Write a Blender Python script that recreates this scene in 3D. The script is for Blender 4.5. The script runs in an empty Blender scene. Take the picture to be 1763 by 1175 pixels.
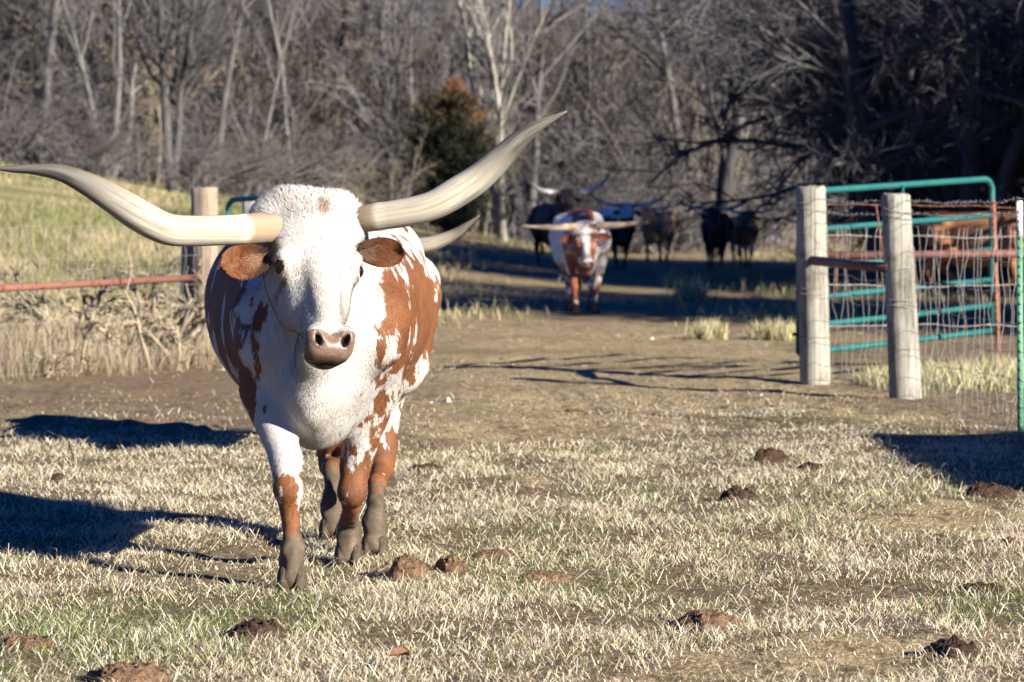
import bpy, math, random
import numpy as np
from mathutils import Vector, Matrix

# ---------------------------------------------------------------- camera, light, exposure
S = bpy.context.scene
C = S.collection
F_PX, CX, CY, HOR, CAM_H = 5200.0, 881.5, 587.5, 366.0, 1.30     # photograph pixels / metres
PITCH = math.atan((CY - HOR) / F_PX)

cam = bpy.data.cameras.new('camera')
cam_o = bpy.data.objects.new('camera', cam)
C.objects.link(cam_o)
cam.sensor_width = 36.0
cam.lens = F_PX / 1763.0 * 36.0
cam.clip_start, cam.clip_end = 0.1, 4000.0
cam_o.location = (0, 0, CAM_H)
cam_o.rotation_euler = (math.pi / 2 - PITCH, 0, 0)
cam.dof.use_dof = True
cam.dof.focus_distance = 10.3
cam.dof.aperture_fstop = 6.3
S.camera = cam_o

SUN_EL = math.radians(22.0)
SUN_AZ = math.atan2(0.745, -0.667)          # clockwise from +Y: the sun stands behind the camera, to the right
sun_dir = Vector((math.sin(SUN_AZ) * math.cos(SUN_EL), math.cos(SUN_AZ) * math.cos(SUN_EL), math.sin(SUN_EL)))
sun = bpy.data.lights.new('sun', 'SUN')
sun.energy = 5.0
sun.angle = math.radians(0.5)
sun.color = (1.0, 0.93, 0.81)
sun_o = bpy.data.objects.new('sun', sun)
C.objects.link(sun_o)
sun_o.rotation_euler = sun_dir.to_track_quat('Z', 'Y').to_euler()
sun_o.location = sun_dir * 60

world = bpy.data.worlds.new('World')
S.world = world
world.use_nodes = True
nt = world.node_tree
sky = nt.nodes.new('ShaderNodeTexSky')
sky.sky_type = 'NISHITA'
sky.sun_disc = False
sky.sun_elevation = SUN_EL
sky.sun_rotation = SUN_AZ
sky.air_density = 1.0
sky.dust_density = 0.3
sky.ozone_density = 5.0
bg = nt.nodes['Background']
bg.inputs['Strength'].default_value = 0.05
sky.altitude = 2500.0
hsv = nt.nodes.new('ShaderNodeHueSaturation')            # clear cold winter air: a deeper blue all over the dome
hsv.inputs['Saturation'].default_value = 1.45
hsv.inputs['Hue'].default_value = 0.522
nt.links.new(sky.outputs['Color'], hsv.inputs['Color'])
nt.links.new(hsv.outputs['Color'], bg.inputs['Color'])

S.view_settings.view_transform = 'Standard'
S.view_settings.look = 'None'
S.view_settings.exposure = 1.6
S.view_settings.gamma = 1.0
S.render.engine = 'CYCLES'
S.cycles.use_denoising = True
S.cycles.max_bounces = 6
S.cycles.diffuse_bounces = 3
S.cycles.transparent_max_bounces = 8

rnd = random.Random(7)
rng = np.random.default_rng(11)

# ---------------------------------------------------------------- picture pixel -> place in the world
def at(px, py, Y):
    u, v = (px - CX) / F_PX, (CY - py) / F_PX
    d = Vector((u, math.cos(PITCH) + v * math.sin(PITCH), -math.sin(PITCH) + v * math.cos(PITCH)))
    return Vector((0, 0, CAM_H)) + d * (Y / d.y)

def on_ground(px, py):
    u, v = (px - CX) / F_PX, (CY - py) / F_PX
    d = Vector((u, math.cos(PITCH) + v * math.sin(PITCH), -math.sin(PITCH) + v * math.cos(PITCH)))
    p = Vector((0, 0, CAM_H)) + d * (CAM_H / -d.z)
    return p.x, p.y

# ---------------------------------------------------------------- numeric helpers
def _hash(ix, iy, iz, seed):
    h = (ix.astype(np.int64) * 374761393 + iy.astype(np.int64) * 668265263 + iz.astype(np.int64) * 2147483647 + seed * 974711) & 0xFFFFFFFF
    h = ((h ^ (h >> 13)) * 1274126177) & 0xFFFFFFFF
    h = ((h ^ (h >> 16)) * 2246822519) & 0xFFFFFFFF
    return ((h ^ (h >> 15)) & 0xFFFFFF) / float(0xFFFFFF) * 2 - 1

def vnoise(p, seed=0):
    p = np.asarray(p, dtype=np.float64)
    f = np.floor(p)
    i = f.astype(np.int64)
    t = p - f
    t = t * t * (3 - 2 * t)
    r = 0
    for dx in (0, 1):
        wx = t[:, 0] if dx else 1 - t[:, 0]
        for dy in (0, 1):
            wy = t[:, 1] if dy else 1 - t[:, 1]
            for dz in (0, 1):
                wz = t[:, 2] if dz else 1 - t[:, 2]
                r = r + wx * wy * wz * _hash(i[:, 0] + dx, i[:, 1] + dy, i[:, 2] + dz, seed)
    return r

def fbm(p, octaves=3, seed=0):
    p = np.asarray(p, dtype=np.float64)
    r, a, n = 0, 1.0, 0
    for o in range(octaves):
        r = r + a * vnoise(p * 2.0 ** o + 17.3 * o, seed + o)
        n += a
        a *= 0.5
    return r / n * 1.5

def sstep(x, a, b):
    t = np.clip((x - a) / (b - a), 0, 1)
    return t * t * (3 - 2 * t)

def unit(v):
    return v / np.maximum(np.linalg.norm(v, axis=-1, keepdims=True), 1e-9)

# ---------------------------------------------------------------- mesh helpers
def new_mesh(name, verts, faces, mats=None, smooth=False, attrs=None):
    """faces: an (n,3) or (n,4) int array, or a list of such arrays."""
    m = bpy.data.meshes.new(name)
    verts = np.ascontiguousarray(verts, dtype=np.float32)
    if not isinstance(faces, (list, tuple)):
        faces = [faces]
    faces = [np.asarray(f, dtype=np.int32) for f in faces if len(f)]
    loops = np.concatenate([f.ravel() for f in faces])
    sizes = np.concatenate([np.full(len(f), f.shape[1], dtype=np.int32) for f in faces])
    starts = np.concatenate([[0], np.cumsum(sizes)[:-1]]).astype(np.int32)
    m.vertices.add(len(verts))
    m.vertices.foreach_set('co', verts.ravel())
    m.loops.add(len(loops))
    m.loops.foreach_set('vertex_index', loops)
    m.polygons.add(len(sizes))
    m.polygons.foreach_set('loop_start', starts)
    if smooth:
        m.polygons.foreach_set('use_smooth', np.ones(len(sizes), dtype=bool))
    for k, v in (attrs or {}).items():
        v = np.asarray(v, dtype=np.float32)
        if v.ndim == 1:
            a = m.attributes.new(k, 'FLOAT', 'POINT')
            a.data.foreach_set('value', v)
        elif v.shape[1] == 3:
            a = m.attributes.new(k, 'FLOAT_VECTOR', 'POINT')
            a.data.foreach_set('vector', v.ravel())
        else:
            a = m.attributes.new(k, 'FLOAT_COLOR', 'POINT')
            a.data.foreach_set('color', v.ravel())
    for mt in (mats if isinstance(mats, (list, tuple)) else [mats]):
        if mt is not None:
            m.materials.append(mt)
    m.update(calc_edges=True)
    return m

def link(name, mesh, parent=None, loc=None, rot=None):
    o = bpy.data.objects.new(name, mesh)
    C.objects.link(o)
    if parent is not None:
        o.parent = parent
    if loc is not None:
        o.location = loc
    if rot is not None:
        o.rotation_euler = rot
    return o

def tag(o, label=None, cat=None, group=None, kind=None):
    for k, v in (('label', label), ('category', cat), ('group', group), ('kind', kind)):
        if v:
            o[k] = v
    return o

def thing(name, label, cat, loc=(0, 0, 0), rz=0.0, group=None):
    o = bpy.data.objects.new(name, None)
    o.empty_display_size = 0.1
    C.objects.link(o)
    o.location = loc
    o.rotation_euler = (0, 0, rz)
    return tag(o, label, cat, group)

def dup(root, loc, rz, label=None, scale=None, group=None):
    r = root.copy()
    C.objects.link(r)
    r.location = loc
    r.rotation_euler = (0, 0, rz)
    if scale:
        r.scale = scale
    if label:
        r['label'] = label
    if group:
        r['group'] = group
    for ch in list(root.children):
        c = ch.copy()
        C.objects.link(c)
        c.parent = r
        for g in list(ch.children):
            d = g.copy()
            C.objects.link(d)
            d.parent = c
    return r

def tubes(P, R, sides=4, cap=True):
    """P (N,n,3) polylines, R (N,n) radii -> verts, quads"""
    P = np.asarray(P, float)
    R = np.asarray(R, float)
    if P.ndim == 2:
        P, R = P[None], R[None]
    N, n, _ = P.shape
    T = np.empty_like(P)
    T[:, 1:-1] = P[:, 2:] - P[:, :-2]
    T[:, 0] = P[:, 1] - P[:, 0]
    T[:, -1] = P[:, -1] - P[:, -2]
    T = unit(T)
    main = unit(P[:, -1] - P[:, 0])
    ref = np.where(np.abs(main[:, 2:3]) > 0.75, np.array([[1.0, 0.13, 0]]), np.array([[0.07, 0, 1.0]]))
    U = unit(np.cross(T, ref[:, None, :]))
    V = np.cross(T, U)
    ang = np.arange(sides) / sides * 2 * np.pi
    verts = P[:, :, None, :] + R[:, :, None, None] * (np.cos(ang)[None, None, :, None] * U[:, :, None, :] + np.sin(ang)[None, None, :, None] * V[:, :, None, :])
    idx = np.arange(N * n * sides).reshape(N, n, sides)
    a, b = idx[:, :-1], idx[:, 1:]
    q = np.stack([a, np.roll(a, -1, axis=2), np.roll(b, -1, axis=2), b], axis=-1).reshape(-1, 4)
    faces = [q]
    if cap and sides == 4:
        faces.append(idx[:, 0, ::-1].reshape(-1, 4))
        faces.append(idx[:, -1].reshape(-1, 4))
    elif cap and sides > 4:
        vv = verts.reshape(-1, 3)
        c0 = len(vv) + np.arange(N)
        c1 = len(vv) + N + np.arange(N)
        vv = np.concatenate([vv, P[:, 0], P[:, -1]])
        for k in range(sides):
            k2 = (k + 1) % sides
            faces.append(np.stack([idx[:, 0, k2], idx[:, 0, k], c0], -1))
            faces.append(np.stack([idx[:, -1, k], idx[:, -1, k2], c1], -1))
        return vv, faces
    return verts.reshape(-1, 3), faces

class MB:
    """collects geometry for one mesh"""
    def __init__(self):
        self.v, self.f3, self.f4, self.n = [], [], [], 0
    def add(self, v, faces):
        for f in (faces if isinstance(faces, (list, tuple)) else [faces]):
            f = np.asarray(f)
            if len(f):
                (self.f3 if f.shape[1] == 3 else self.f4).append(f + self.n)
        self.v.append(np.asarray(v, float))
        self.n += len(v)
        return self
    def tube(self, pts, r, sides=6):
        pts = np.array([tuple(p) for p in pts], float)
        r = np.full(len(pts), r) if np.isscalar(r) else np.asarray(r, float)
        return self.add(*tubes(pts, r, sides))
    def box(self, c, s, rot=None):
        v = np.array([(x, y, z) for x in (-.5, .5) for y in (-.5, .5) for z in (-.5, .5)]) * np.array(s)
        if rot is not None:
            v = v @ np.array(rot).T
        return self.add(v + np.array(c), np.array([(0, 1, 3, 2), (4, 6, 7, 5), (0, 4, 5, 1), (2, 3, 7, 6), (0, 2, 6, 4), (1, 5, 7, 3)]))
    def mesh(self, name, mats, smooth=False, attrs=None):
        fs = []
        if self.f4:
            fs.append(np.concatenate(self.f4))
        if self.f3:
            fs.append(np.concatenate(self.f3))
        return new_mesh(name, np.concatenate(self.v), fs, mats, smooth, attrs)

def spline(pts, n):
    """Catmull-Rom through pts (any dimension), n samples"""
    p = np.array([tuple(q) for q in pts], float)
    m = len(p)
    e = np.concatenate([[2 * p[0] - p[1]], p, [2 * p[-1] - p[-2]]])
    t = np.linspace(0, m - 1, n)
    i = np.minimum(t.astype(int), m - 2)
    u = (t - i)[:, None]
    a, b, c, d = e[i], e[i + 1], e[i + 2], e[i + 3]
    return 0.5 * (2 * b + (c - a) * u + (2 * a - 5 * b + 4 * c - d) * u ** 2 + (3 * b - a - 3 * c + d) * u ** 3)

# ---------------------------------------------------------------- materials
class Nodes:
    def __init__(self, name):
        self.m = bpy.data.materials.new(name)
        self.m.use_nodes = True
        self.t = self.m.node_tree
        self.b = self.t.nodes['Principled BSDF']
    def new(self, typ, **kw):
        n = self.t.nodes.new(typ)
        for k, v in kw.items():
            setattr(n, k, v)
        return n
    def put(self, sock, v):
        if hasattr(v, 'is_output'):
            self.t.links.new(v, sock)
        elif isinstance(v, (tuple, list)) and sock.type == 'RGBA' and len(v) == 3:
            sock.default_value = (*v, 1)
        else:
            sock.default_value = v
    def attr(self, name, out='Fac'):
        n = self.new('ShaderNodeAttribute')
        n.attribute_name = name
        return n.outputs[out]
    def coords(self, kind='Object'):
        return self.new('ShaderNodeTexCoord').outputs[kind]
    def mapping(self, vec, scale=(1, 1, 1)):
        n = self.new('ShaderNodeMapping')
        self.put(n.inputs['Vector'], vec)
        n.inputs['Scale'].default_value = scale
        return n.outputs[0]
    def noise(self, vec, scale, detail=3, rough=0.55, out='Fac', dist=0.0):
        n = self.new('ShaderNodeTexNoise')
        if vec is not None:
            self.put(n.inputs['Vector'], vec)
        n.inputs['Scale'].default_value = scale
        n.inputs['Detail'].default_value = detail
        n.inputs['Roughness'].default_value = rough
        n.inputs['Distortion'].default_value = dist
        return n.outputs[out]
    def math(self, op, a, b=0.0, clamp=False):
        n = self.new('ShaderNodeMath', operation=op, use_clamp=clamp)
        self.put(n.inputs[0], a)
        self.put(n.inputs[1], b)
        return n.outputs[0]
    def ramp(self, fac, stops):
        n = self.new('ShaderNodeValToRGB')
        self.put(n.inputs[0], fac)
        els = n.color_ramp.elements
        while len(els) < len(stops):
            els.new(0.5)
        for e, (p, c) in zip(els, stops):
            e.position = p
            e.color = (*c, 1) if len(c) == 3 else c
        return n.outputs[0]
    def mix(self, fac, a, b, blend='MIX'):
        n = self.new('ShaderNodeMix', data_type='RGBA', blend_type=blend)
        self.put(n.inputs[0], fac)
        self.put(n.inputs[6], a)
        self.put(n.inputs[7], b)
        return n.outputs[2]
    def map(self, v, a, b, c=0.0, d=1.0):
        n = self.new('ShaderNodeMapRange')
        self.put(n.inputs[0], v)
        for i, q in enumerate((a, b, c, d)):
            n.inputs[i + 1].default_value = q
        return n.outputs[0]
    def bump(self, h, strength=0.4, dist=0.01):
        n = self.new('ShaderNodeBump')
        n.inputs['Strength'].default_value = strength
        n.inputs['Distance'].default_value = dist
        self.put(n.inputs['Height'], h)
        self.put(self.b.inputs['Normal'], n.outputs[0])
    def done(self, col=None, rough=0.8, spec=0.3, metal=0.0):
        if col is not None:
            self.put(self.b.inputs['Base Color'], col)
        self.put(self.b.inputs['Roughness'], rough)
        self.b.inputs['Specular IOR Level'].default_value = spec
        self.b.inputs['Metallic'].default_value = metal
        return self.m

def mat_simple(name, c1, c2, scale=8.0, rough=0.8, spec=0.3, bump=0.3, dist=0.01, stretch=(1, 1, 1), metal=0.0):
    n = Nodes(name)
    v = n.mapping(n.coords(), stretch)
    f = n.noise(v, scale, 5, 0.6)
    n.bump(f, bump, dist)
    return n.done(n.ramp(f, [(0.3, c1), (0.7, c2)]), rough, spec, metal)

def mat_coat(name, white, red, mud=(0.080, 0.058, 0.037)):
    n = Nodes(name)
    rest = n.attr('rest', 'Vector')
    fine = n.noise(n.mapping(rest, (1.6, 1.0, 0.7)), 42, 4, 0.65)
    vfine = n.noise(n.mapping(rest, (1.5, 1.2, 0.55)), 120, 3, 0.65)
    p = n.math('ADD', n.attr('patch'), n.math('MULTIPLY', n.math('SUBTRACT', fine, 0.5), 2.3))
    p = n.math('ADD', p, n.math('MULTIPLY', n.math('SUBTRACT', vfine, 0.5), 1.6))
    f = n.map(p, -0.10, 0.16)
    tone = n.noise(rest, 7, 4, 0.6)
    w = n.mix(n.map(tone, 0.35, 0.75), white, tuple(c * k for c, k in zip(white, (0.82, 0.76, 0.68))))
    r = n.mix(n.map(tone, 0.35, 0.7), red, tuple(c * 0.62 for c in red))
    c = n.mix(f, w, r)
    streak = n.noise(n.mapping(rest, (2.4, 1.6, 0.35)), 48, 4, 0.7)
    c = n.mix(n.map(streak, 0.45, 0.70, 0.0, 0.30), c, n.mix(0.45, c, (0.15, 0.115, 0.085)))
    c = n.mix(n.map(n.attr('hv'), -1.0, 1.0, 0.0, 0.34), c, n.mix(0.42, c, (0.10, 0.075, 0.055)))
    skin_f = n.math('ADD', n.attr('skin'), n.math('MULTIPLY', n.math('SUBTRACT', n.noise(rest, 55, 4, 0.6), 0.5), 0.7))
    skin_m = n.map(skin_f, 0.42, 0.6)
    mott = n.noise(rest, 95, 3, 0.6)
    skin = n.ramp(n.math('ADD', n.math('MULTIPLY', mott, 0.5), n.math('MULTIPLY', n.attr('dark'), 0.8)),
                  [(0.14, (0.185, 0.12, 0.09)), (0.34, (0.11, 0.07, 0.052)), (0.7, (0.018, 0.013, 0.011))])
    c = n.mix(skin_m, c, skin)
    brown = n.math('ADD', n.attr('brown'), n.math('MULTIPLY', n.math('SUBTRACT', n.noise(n.mapping(rest, (3, 1, 1)), 50, 3, 0.6), 0.5), 0.8))
    c = n.mix(n.map(brown, 0.3, 0.75, 0.0, 0.85), c, (0.16, 0.095, 0.06))
    mud_f = n.math('ADD', n.attr('mud'), n.math('MULTIPLY', n.math('SUBTRACT', n.noise(rest, 26, 5, 0.65), 0.5), 1.6))
    mud_m = n.map(mud_f, 0.2, 0.5)
    mudc = n.ramp(n.noise(rest, 19, 5, 0.7), [(0.3, tuple(c * 0.55 for c in mud)), (0.55, mud), (0.75, tuple(c * 1.9 for c in mud))])
    c = n.mix(mud_m, c, mudc)
    hair = n.noise(n.mapping(rest, (3.2, 2.2, 0.55)), 110, 3, 0.6)
    h = n.math('ADD', n.math('MULTIPLY', hair, 0.6), n.math('MULTIPLY', n.noise(rest, 30, 3), 0.6))
    n.bump(h, 0.16, 0.005)
    rough = n.math('SUBTRACT', 0.72, n.math('MULTIPLY', skin_m, 0.34))
    return n.done(c, rough, 0.3)

def mat_horn(name, base=(0.27, 0.195, 0.14), mid=(0.41, 0.378, 0.305), tip=(0.055, 0.05, 0.045)):
    n = Nodes(name)
    t = n.attr('t')
    rest = n.attr('rest', 'Vector')
    wob = n.noise(rest, 9, 4, 0.6)
    tt = n.math('ADD', t, n.math('MULTIPLY', n.math('SUBTRACT', wob, 0.5), 0.09))
    col = n.ramp(tt, [(0.0, base), (0.15, base), (0.175, tuple(c * 1.18 for c in mid)), (0.21, mid), (0.52, mid),
                      (0.64, tuple(0.5 * a + 0.5 * b for a, b in zip(mid, tip))), (0.76, tip), (0.97, tip), (1.0, (0.16, 0.09, 0.06))])
    streak = n.noise(n.attr('rail', 'Vector'), 5.0, 6, 0.7, dist=0.4)
    col = n.mix(n.map(streak, 0.47, 0.72, 0.0, 0.85), col, (0.20, 0.15, 0.07))
    grain = n.noise(n.mapping(n.attr('rail', 'Vector'), (4, 4, 3)), 9.0, 4, 0.7)
    col = n.mix(n.map(grain, 0.5, 0.75, 0.0, 0.5), col, (0.25, 0.21, 0.14))
    grey = n.noise(n.mapping(n.attr('rail', 'Vector'), (1.2, 1.2, 5)), 2.5, 4, 0.6)
    col = n.mix(n.math('MULTIPLY', n.map(grey, 0.42, 0.64), n.map(t, 0.12, 0.55)), col, (0.16, 0.15, 0.135))
    n.bump(n.math('ADD', grain, streak), 0.35, 0.004)
    return n.done(col, 0.68, 0.2)

M = {}
M['horn'] = mat_horn('horn_keratin')
M['horn_blue'] = mat_horn('horn_weathered', (0.40, 0.36, 0.32), (0.78, 0.75, 0.70), (0.20, 0.18, 0.17))
M['horn_pale'] = mat_horn('horn_pale', (0.46, 0.30, 0.20), (0.62, 0.47, 0.31), (0.34, 0.25, 0.17))
M['eye'] = mat_simple('eye_wet', (0.006, 0.004, 0.003), (0.014, 0.008, 0.005), 30, 0.10, 0.35, 0.0)
M['hoof'] = mat_simple('hoof_muddy', (0.03, 0.023, 0.017), (0.09, 0.068, 0.046), 34, 0.85, 0.2, 0.6, 0.01)
M['dung'] = mat_simple('dry_dung', (0.022, 0.014, 0.011), (0.095, 0.058, 0.04), 46, 0.95, 0.1, 1.0, 0.03)
M['clod'] = mat_simple('dry_clay', (0.075, 0.045, 0.027), (0.225, 0.14, 0.085), 40, 0.95, 0.1, 1.0, 0.03)
M['stone'] = mat_simple('pale_stone', (0.42, 0.40, 0.36), (0.62, 0.60, 0.55), 30, 0.85, 0.2, 0.4)
M['leaf'] = mat_simple('dead_leaf', (0.12, 0.055, 0.03), (0.22, 0.11, 0.06), 40, 0.7, 0.3, 0.3)

def mat_wood(name, a, b, c, stain=(0.10, 0.085, 0.07)):
    n = Nodes(name)
    oc = n.coords()
    g = n.noise(n.mapping(oc, (26, 26, 0.7)), 2.2, 6, 0.72, dist=0.35)
    big = n.noise(n.mapping(oc, (3, 3, 1.0)), 1.7, 4, 0.6)
    col = n.ramp(n.math('ADD', n.math('MULTIPLY', g, 0.65), n.math('MULTIPLY', big, 0.35)), [(0.36, stain), (0.43, a), (0.50, b), (0.60, c)])
    patch = n.noise(oc, 6.0, 5, 0.65)
    col = n.mix(n.map(patch, 0.55, 0.7, 0.0, 0.5), col, stain)
    n.bump(g, 0.7, 0.012)
    return n.done(col, 0.9, 0.15)
M['post'] = mat_wood('weathered_post_wood', (0.14, 0.128, 0.106), (0.25, 0.235, 0.195), (0.33, 0.315, 0.27), (0.035, 0.03, 0.026))
M['post_brown'] = mat_wood('brown_post_wood', (0.15, 0.115, 0.085), (0.25, 0.195, 0.145), (0.32, 0.265, 0.205))
M['post_grey'] = mat_wood('grey_post_wood', (0.24, 0.225, 0.21), (0.35, 0.33, 0.31), (0.43, 0.41, 0.39))
M['post_pale'] = mat_wood('pale_split_wood', (0.33, 0.25, 0.14), (0.52, 0.42, 0.26), (0.62, 0.53, 0.36), (0.2, 0.15, 0.09))

def mat_paint(name, col, wear, rough=0.4, amount=0.66):
    n = Nodes(name)
    oc = n.coords()
    w = n.noise(oc, 16, 6, 0.7)
    tone = n.noise(oc, 3.0, 3, 0.5)
    c = n.mix(n.map(tone, 0.3, 0.7), col, tuple(q * 0.78 for q in col))
    c = n.mix(n.map(w, amount, amount + 0.05), c, wear)
    n.bump(w, 0.15, 0.003)
    return n.done(c, n.map(w, 0.4, 0.8, rough, 0.8), 0.4)
M['teal'] = mat_paint('teal_gate_paint', (0.009, 0.10, 0.098), (0.16, 0.10, 0.06), 0.42, 0.70)
M['rust'] = mat_paint('rusty_pipe', (0.155, 0.062, 0.048), (0.08, 0.032, 0.022), 0.7, 0.5)
M['rail_left'] = mat_paint('rusty_red_pipe', (0.22, 0.095, 0.065), (0.09, 0.04, 0.025), 0.7, 0.55)
M['tpost_red'] = mat_paint('red_stake_paint', (0.24, 0.085, 0.05), (0.15, 0.06, 0.035), 0.6, 0.62)
M['tpost_green'] = mat_paint('green_stake_paint', (0.085, 0.22, 0.14), (0.14, 0.08, 0.05), 0.5, 0.68)
M['tpost_white'] = mat_paint('white_stake_paint', (0.78, 0.77, 0.74), (0.36, 0.12, 0.07), 0.5, 0.66)
M['wire'] = mat_simple('galvanised_wire', (0.20, 0.185, 0.18), (0.36, 0.34, 0.32), 30, 0.5, 0.5, 0.1, 0.01, (1, 1, 1), 0.35)
M['wire_rust'] = mat_simple('rusty_wire', (0.13, 0.055, 0.035), (0.25, 0.11, 0.07), 30, 0.8, 0.3, 0.1)
M['board'] = mat_wood('barn_board', (0.12, 0.05, 0.035), (0.2, 0.08, 0.055), (0.26, 0.12, 0.08))
M['tin'] = mat_simple('roof_tin', (0.3, 0.29, 0.28), (0.42, 0.41, 0.40), 4, 0.5, 0.5, 0.1, 0.01, (1, 1, 1), 0.6)

def mat_bark(name, a, b, twig=False):
    n = Nodes(name)
    oi = n.new('ShaderNodeObjectInfo').outputs['Random']
    oc = n.coords()
    f = n.noise(n.mapping(oc, (1, 1, 0.35)), 5 if not twig else 1.3, 5, 0.65)
    c = n.ramp(f, [(0.32, a), (0.68, b)])
    c = n.mix(n.map(oi, 0, 1, 0, 0.5), c, n.mix(0.5, c, (0.16, 0.15, 0.15)))
    if not twig:
        n.bump(f, 0.6, 0.03)
    return n.done(c, 0.9, 0.15)
M['bark'] = mat_bark('grey_bark', (0.036, 0.034, 0.036), (0.115, 0.109, 0.108))
M['bark_pale'] = mat_bark('pale_bark', (0.14, 0.13, 0.105), (0.31, 0.29, 0.235))
M['bark_mid'] = mat_bark('mid_grey_bark', (0.07, 0.067, 0.063), (0.17, 0.163, 0.15))
M['bark_dark'] = mat_bark('dark_bark', (0.028, 0.026, 0.028), (0.085, 0.078, 0.076))
M['twig'] = mat_bark('grey_twigs', (0.046, 0.041, 0.042), (0.138, 0.124, 0.12), True)
M['twig_pale'] = mat_bark('pale_twigs', (0.08, 0.079, 0.084), (0.18, 0.177, 0.178), True)
M['dry_stem'] = mat_bark('dry_stems', (0.24, 0.19, 0.125), (0.44, 0.365, 0.255), True)
M['twig_tan'] = mat_bark('tan_twigs', (0.11, 0.09, 0.066), (0.235, 0.195, 0.14), True)
M['twig_dark'] = mat_bark('dark_twigs', (0.026, 0.027, 0.033), (0.075, 0.074, 0.082), True)
def mat_cedar():
    n = Nodes('winter_cedar_foliage')
    v = n.attr('tone')
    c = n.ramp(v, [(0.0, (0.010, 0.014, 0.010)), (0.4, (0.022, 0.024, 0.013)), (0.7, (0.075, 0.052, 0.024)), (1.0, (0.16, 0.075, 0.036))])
    return n.done(c, 0.8, 0.2)
M['cedar'] = mat_cedar()

def mat_blades(name, rough=0.75, trans=0.25):
    n = Nodes(name)
    c = n.attr('col', 'Color')
    n.done(c, rough, 0.25)
    tr = n.new('ShaderNodeBsdfTranslucent')
    n.put(tr.inputs['Color'], c)
    mx = n.new('ShaderNodeMixShader')
    mx.inputs[0].default_value = trans
    out = n.t.nodes['Material Output']
    n.t.links.new(n.b.outputs[0], mx.inputs[1])
    n.t.links.new(tr.outputs[0], mx.inputs[2])
    n.t.links.new(mx.outputs[0], out.inputs['Surface'])
    return n.m
M['blade'] = mat_blades('dead_grass_blades')

# ---------------------------------------------------------------- ground
def g_height(x, y):
    x = np.asarray(x, float)
    y = np.asarray(y, float)
    q = (1.9 - x) / 1.0
    bank = sstep(y, 28, 74) * np.minimum(0.165 * 1.0 * np.logaddexp(0, np.clip(q, -40, 40)), 3.6)
    far = 1.2 * sstep(y, 90, 160)
    return bank + far

def dirt_mask(x, y):
    """1 = bare trampled dirt, 0 = grass turf"""
    p = np.stack([x * 0.55, y * 0.22, x * 0], -1)
    n = fbm(p, 3, 5)
    base = sstep(y + n * 3.0 + np.abs(x + 0.2) * 0.25, 17.0, 20.5) * (1 - 0.0 * x)
    p2 = np.stack([x * 1.1, y * 0.55, x * 0 + 4], -1)
    spots = sstep(fbm(p2, 3, 9), 0.20, 0.46) * 0.85 * sstep(y, 7, 12)
    near = sstep(-y, -10.2, -9.0) * sstep(fbm(np.stack([x * 0.9, y * 0.9, x * 0 + 9], -1), 3, 29), -0.05, 0.3) * 0.7
    return np.clip(np.maximum(np.maximum(base, spots), near), 0, 1)

def axis(stops):
    out = []
    for (a, b, st) in stops:
        out.append(np.arange(a, b - 1e-6, st))
    return np.concatenate(out + [[stops[-1][1]]])

gx = axis([(-400, -60, 20), (-60, -20, 2.5), (-20, -5, 0.5), (-5, 5, 0.06), (5, 20, 0.5), (20, 60, 2.5), (60, 400, 20)])
gy = axis([(-60, 5, 4), (5, 7.5, 0.25), (7.5, 22, 0.06), (22, 44, 0.13), (44, 90, 0.7), (90, 170, 2.5), (170, 1200, 40)])
GX, GY = np.meshgrid(gx, gy)
vx, vy = GX.ravel(), GY.ravel()
dm = dirt_mask(vx, vy)
rough = sstep(np.abs(vx), 14, 5) * sstep(vy, 5, 8) * sstep(-vy, -60, -40)
pp = np.stack([vx, vy, vx * 0], -1)
fine = fbm(pp * np.array([7.5, 5.5, 1]), 3, 1)
med = fbm(pp * np.array([1.6, 1.3, 1]), 3, 2)
pits = np.minimum(0, fbm(pp * np.array([4.2, 3.4, 1]), 2, 3) + 0.15)
vz = g_height(vx, vy) + rough * (0.018 * med + (1 - 0.55 * sstep(vy, 20.0, 22.5)) * ((0.006 + 0.012 * dm) * fine + 0.022 * dm * pits))
ny_, nx_ = GX.shape
ii = np.arange(nx_ * ny_).reshape(ny_, nx_)
gq = np.stack([ii[:-1, :-1], ii[:-1, 1:], ii[1:, 1:], ii[1:, :-1]], -1).reshape(-1, 4)

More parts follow.
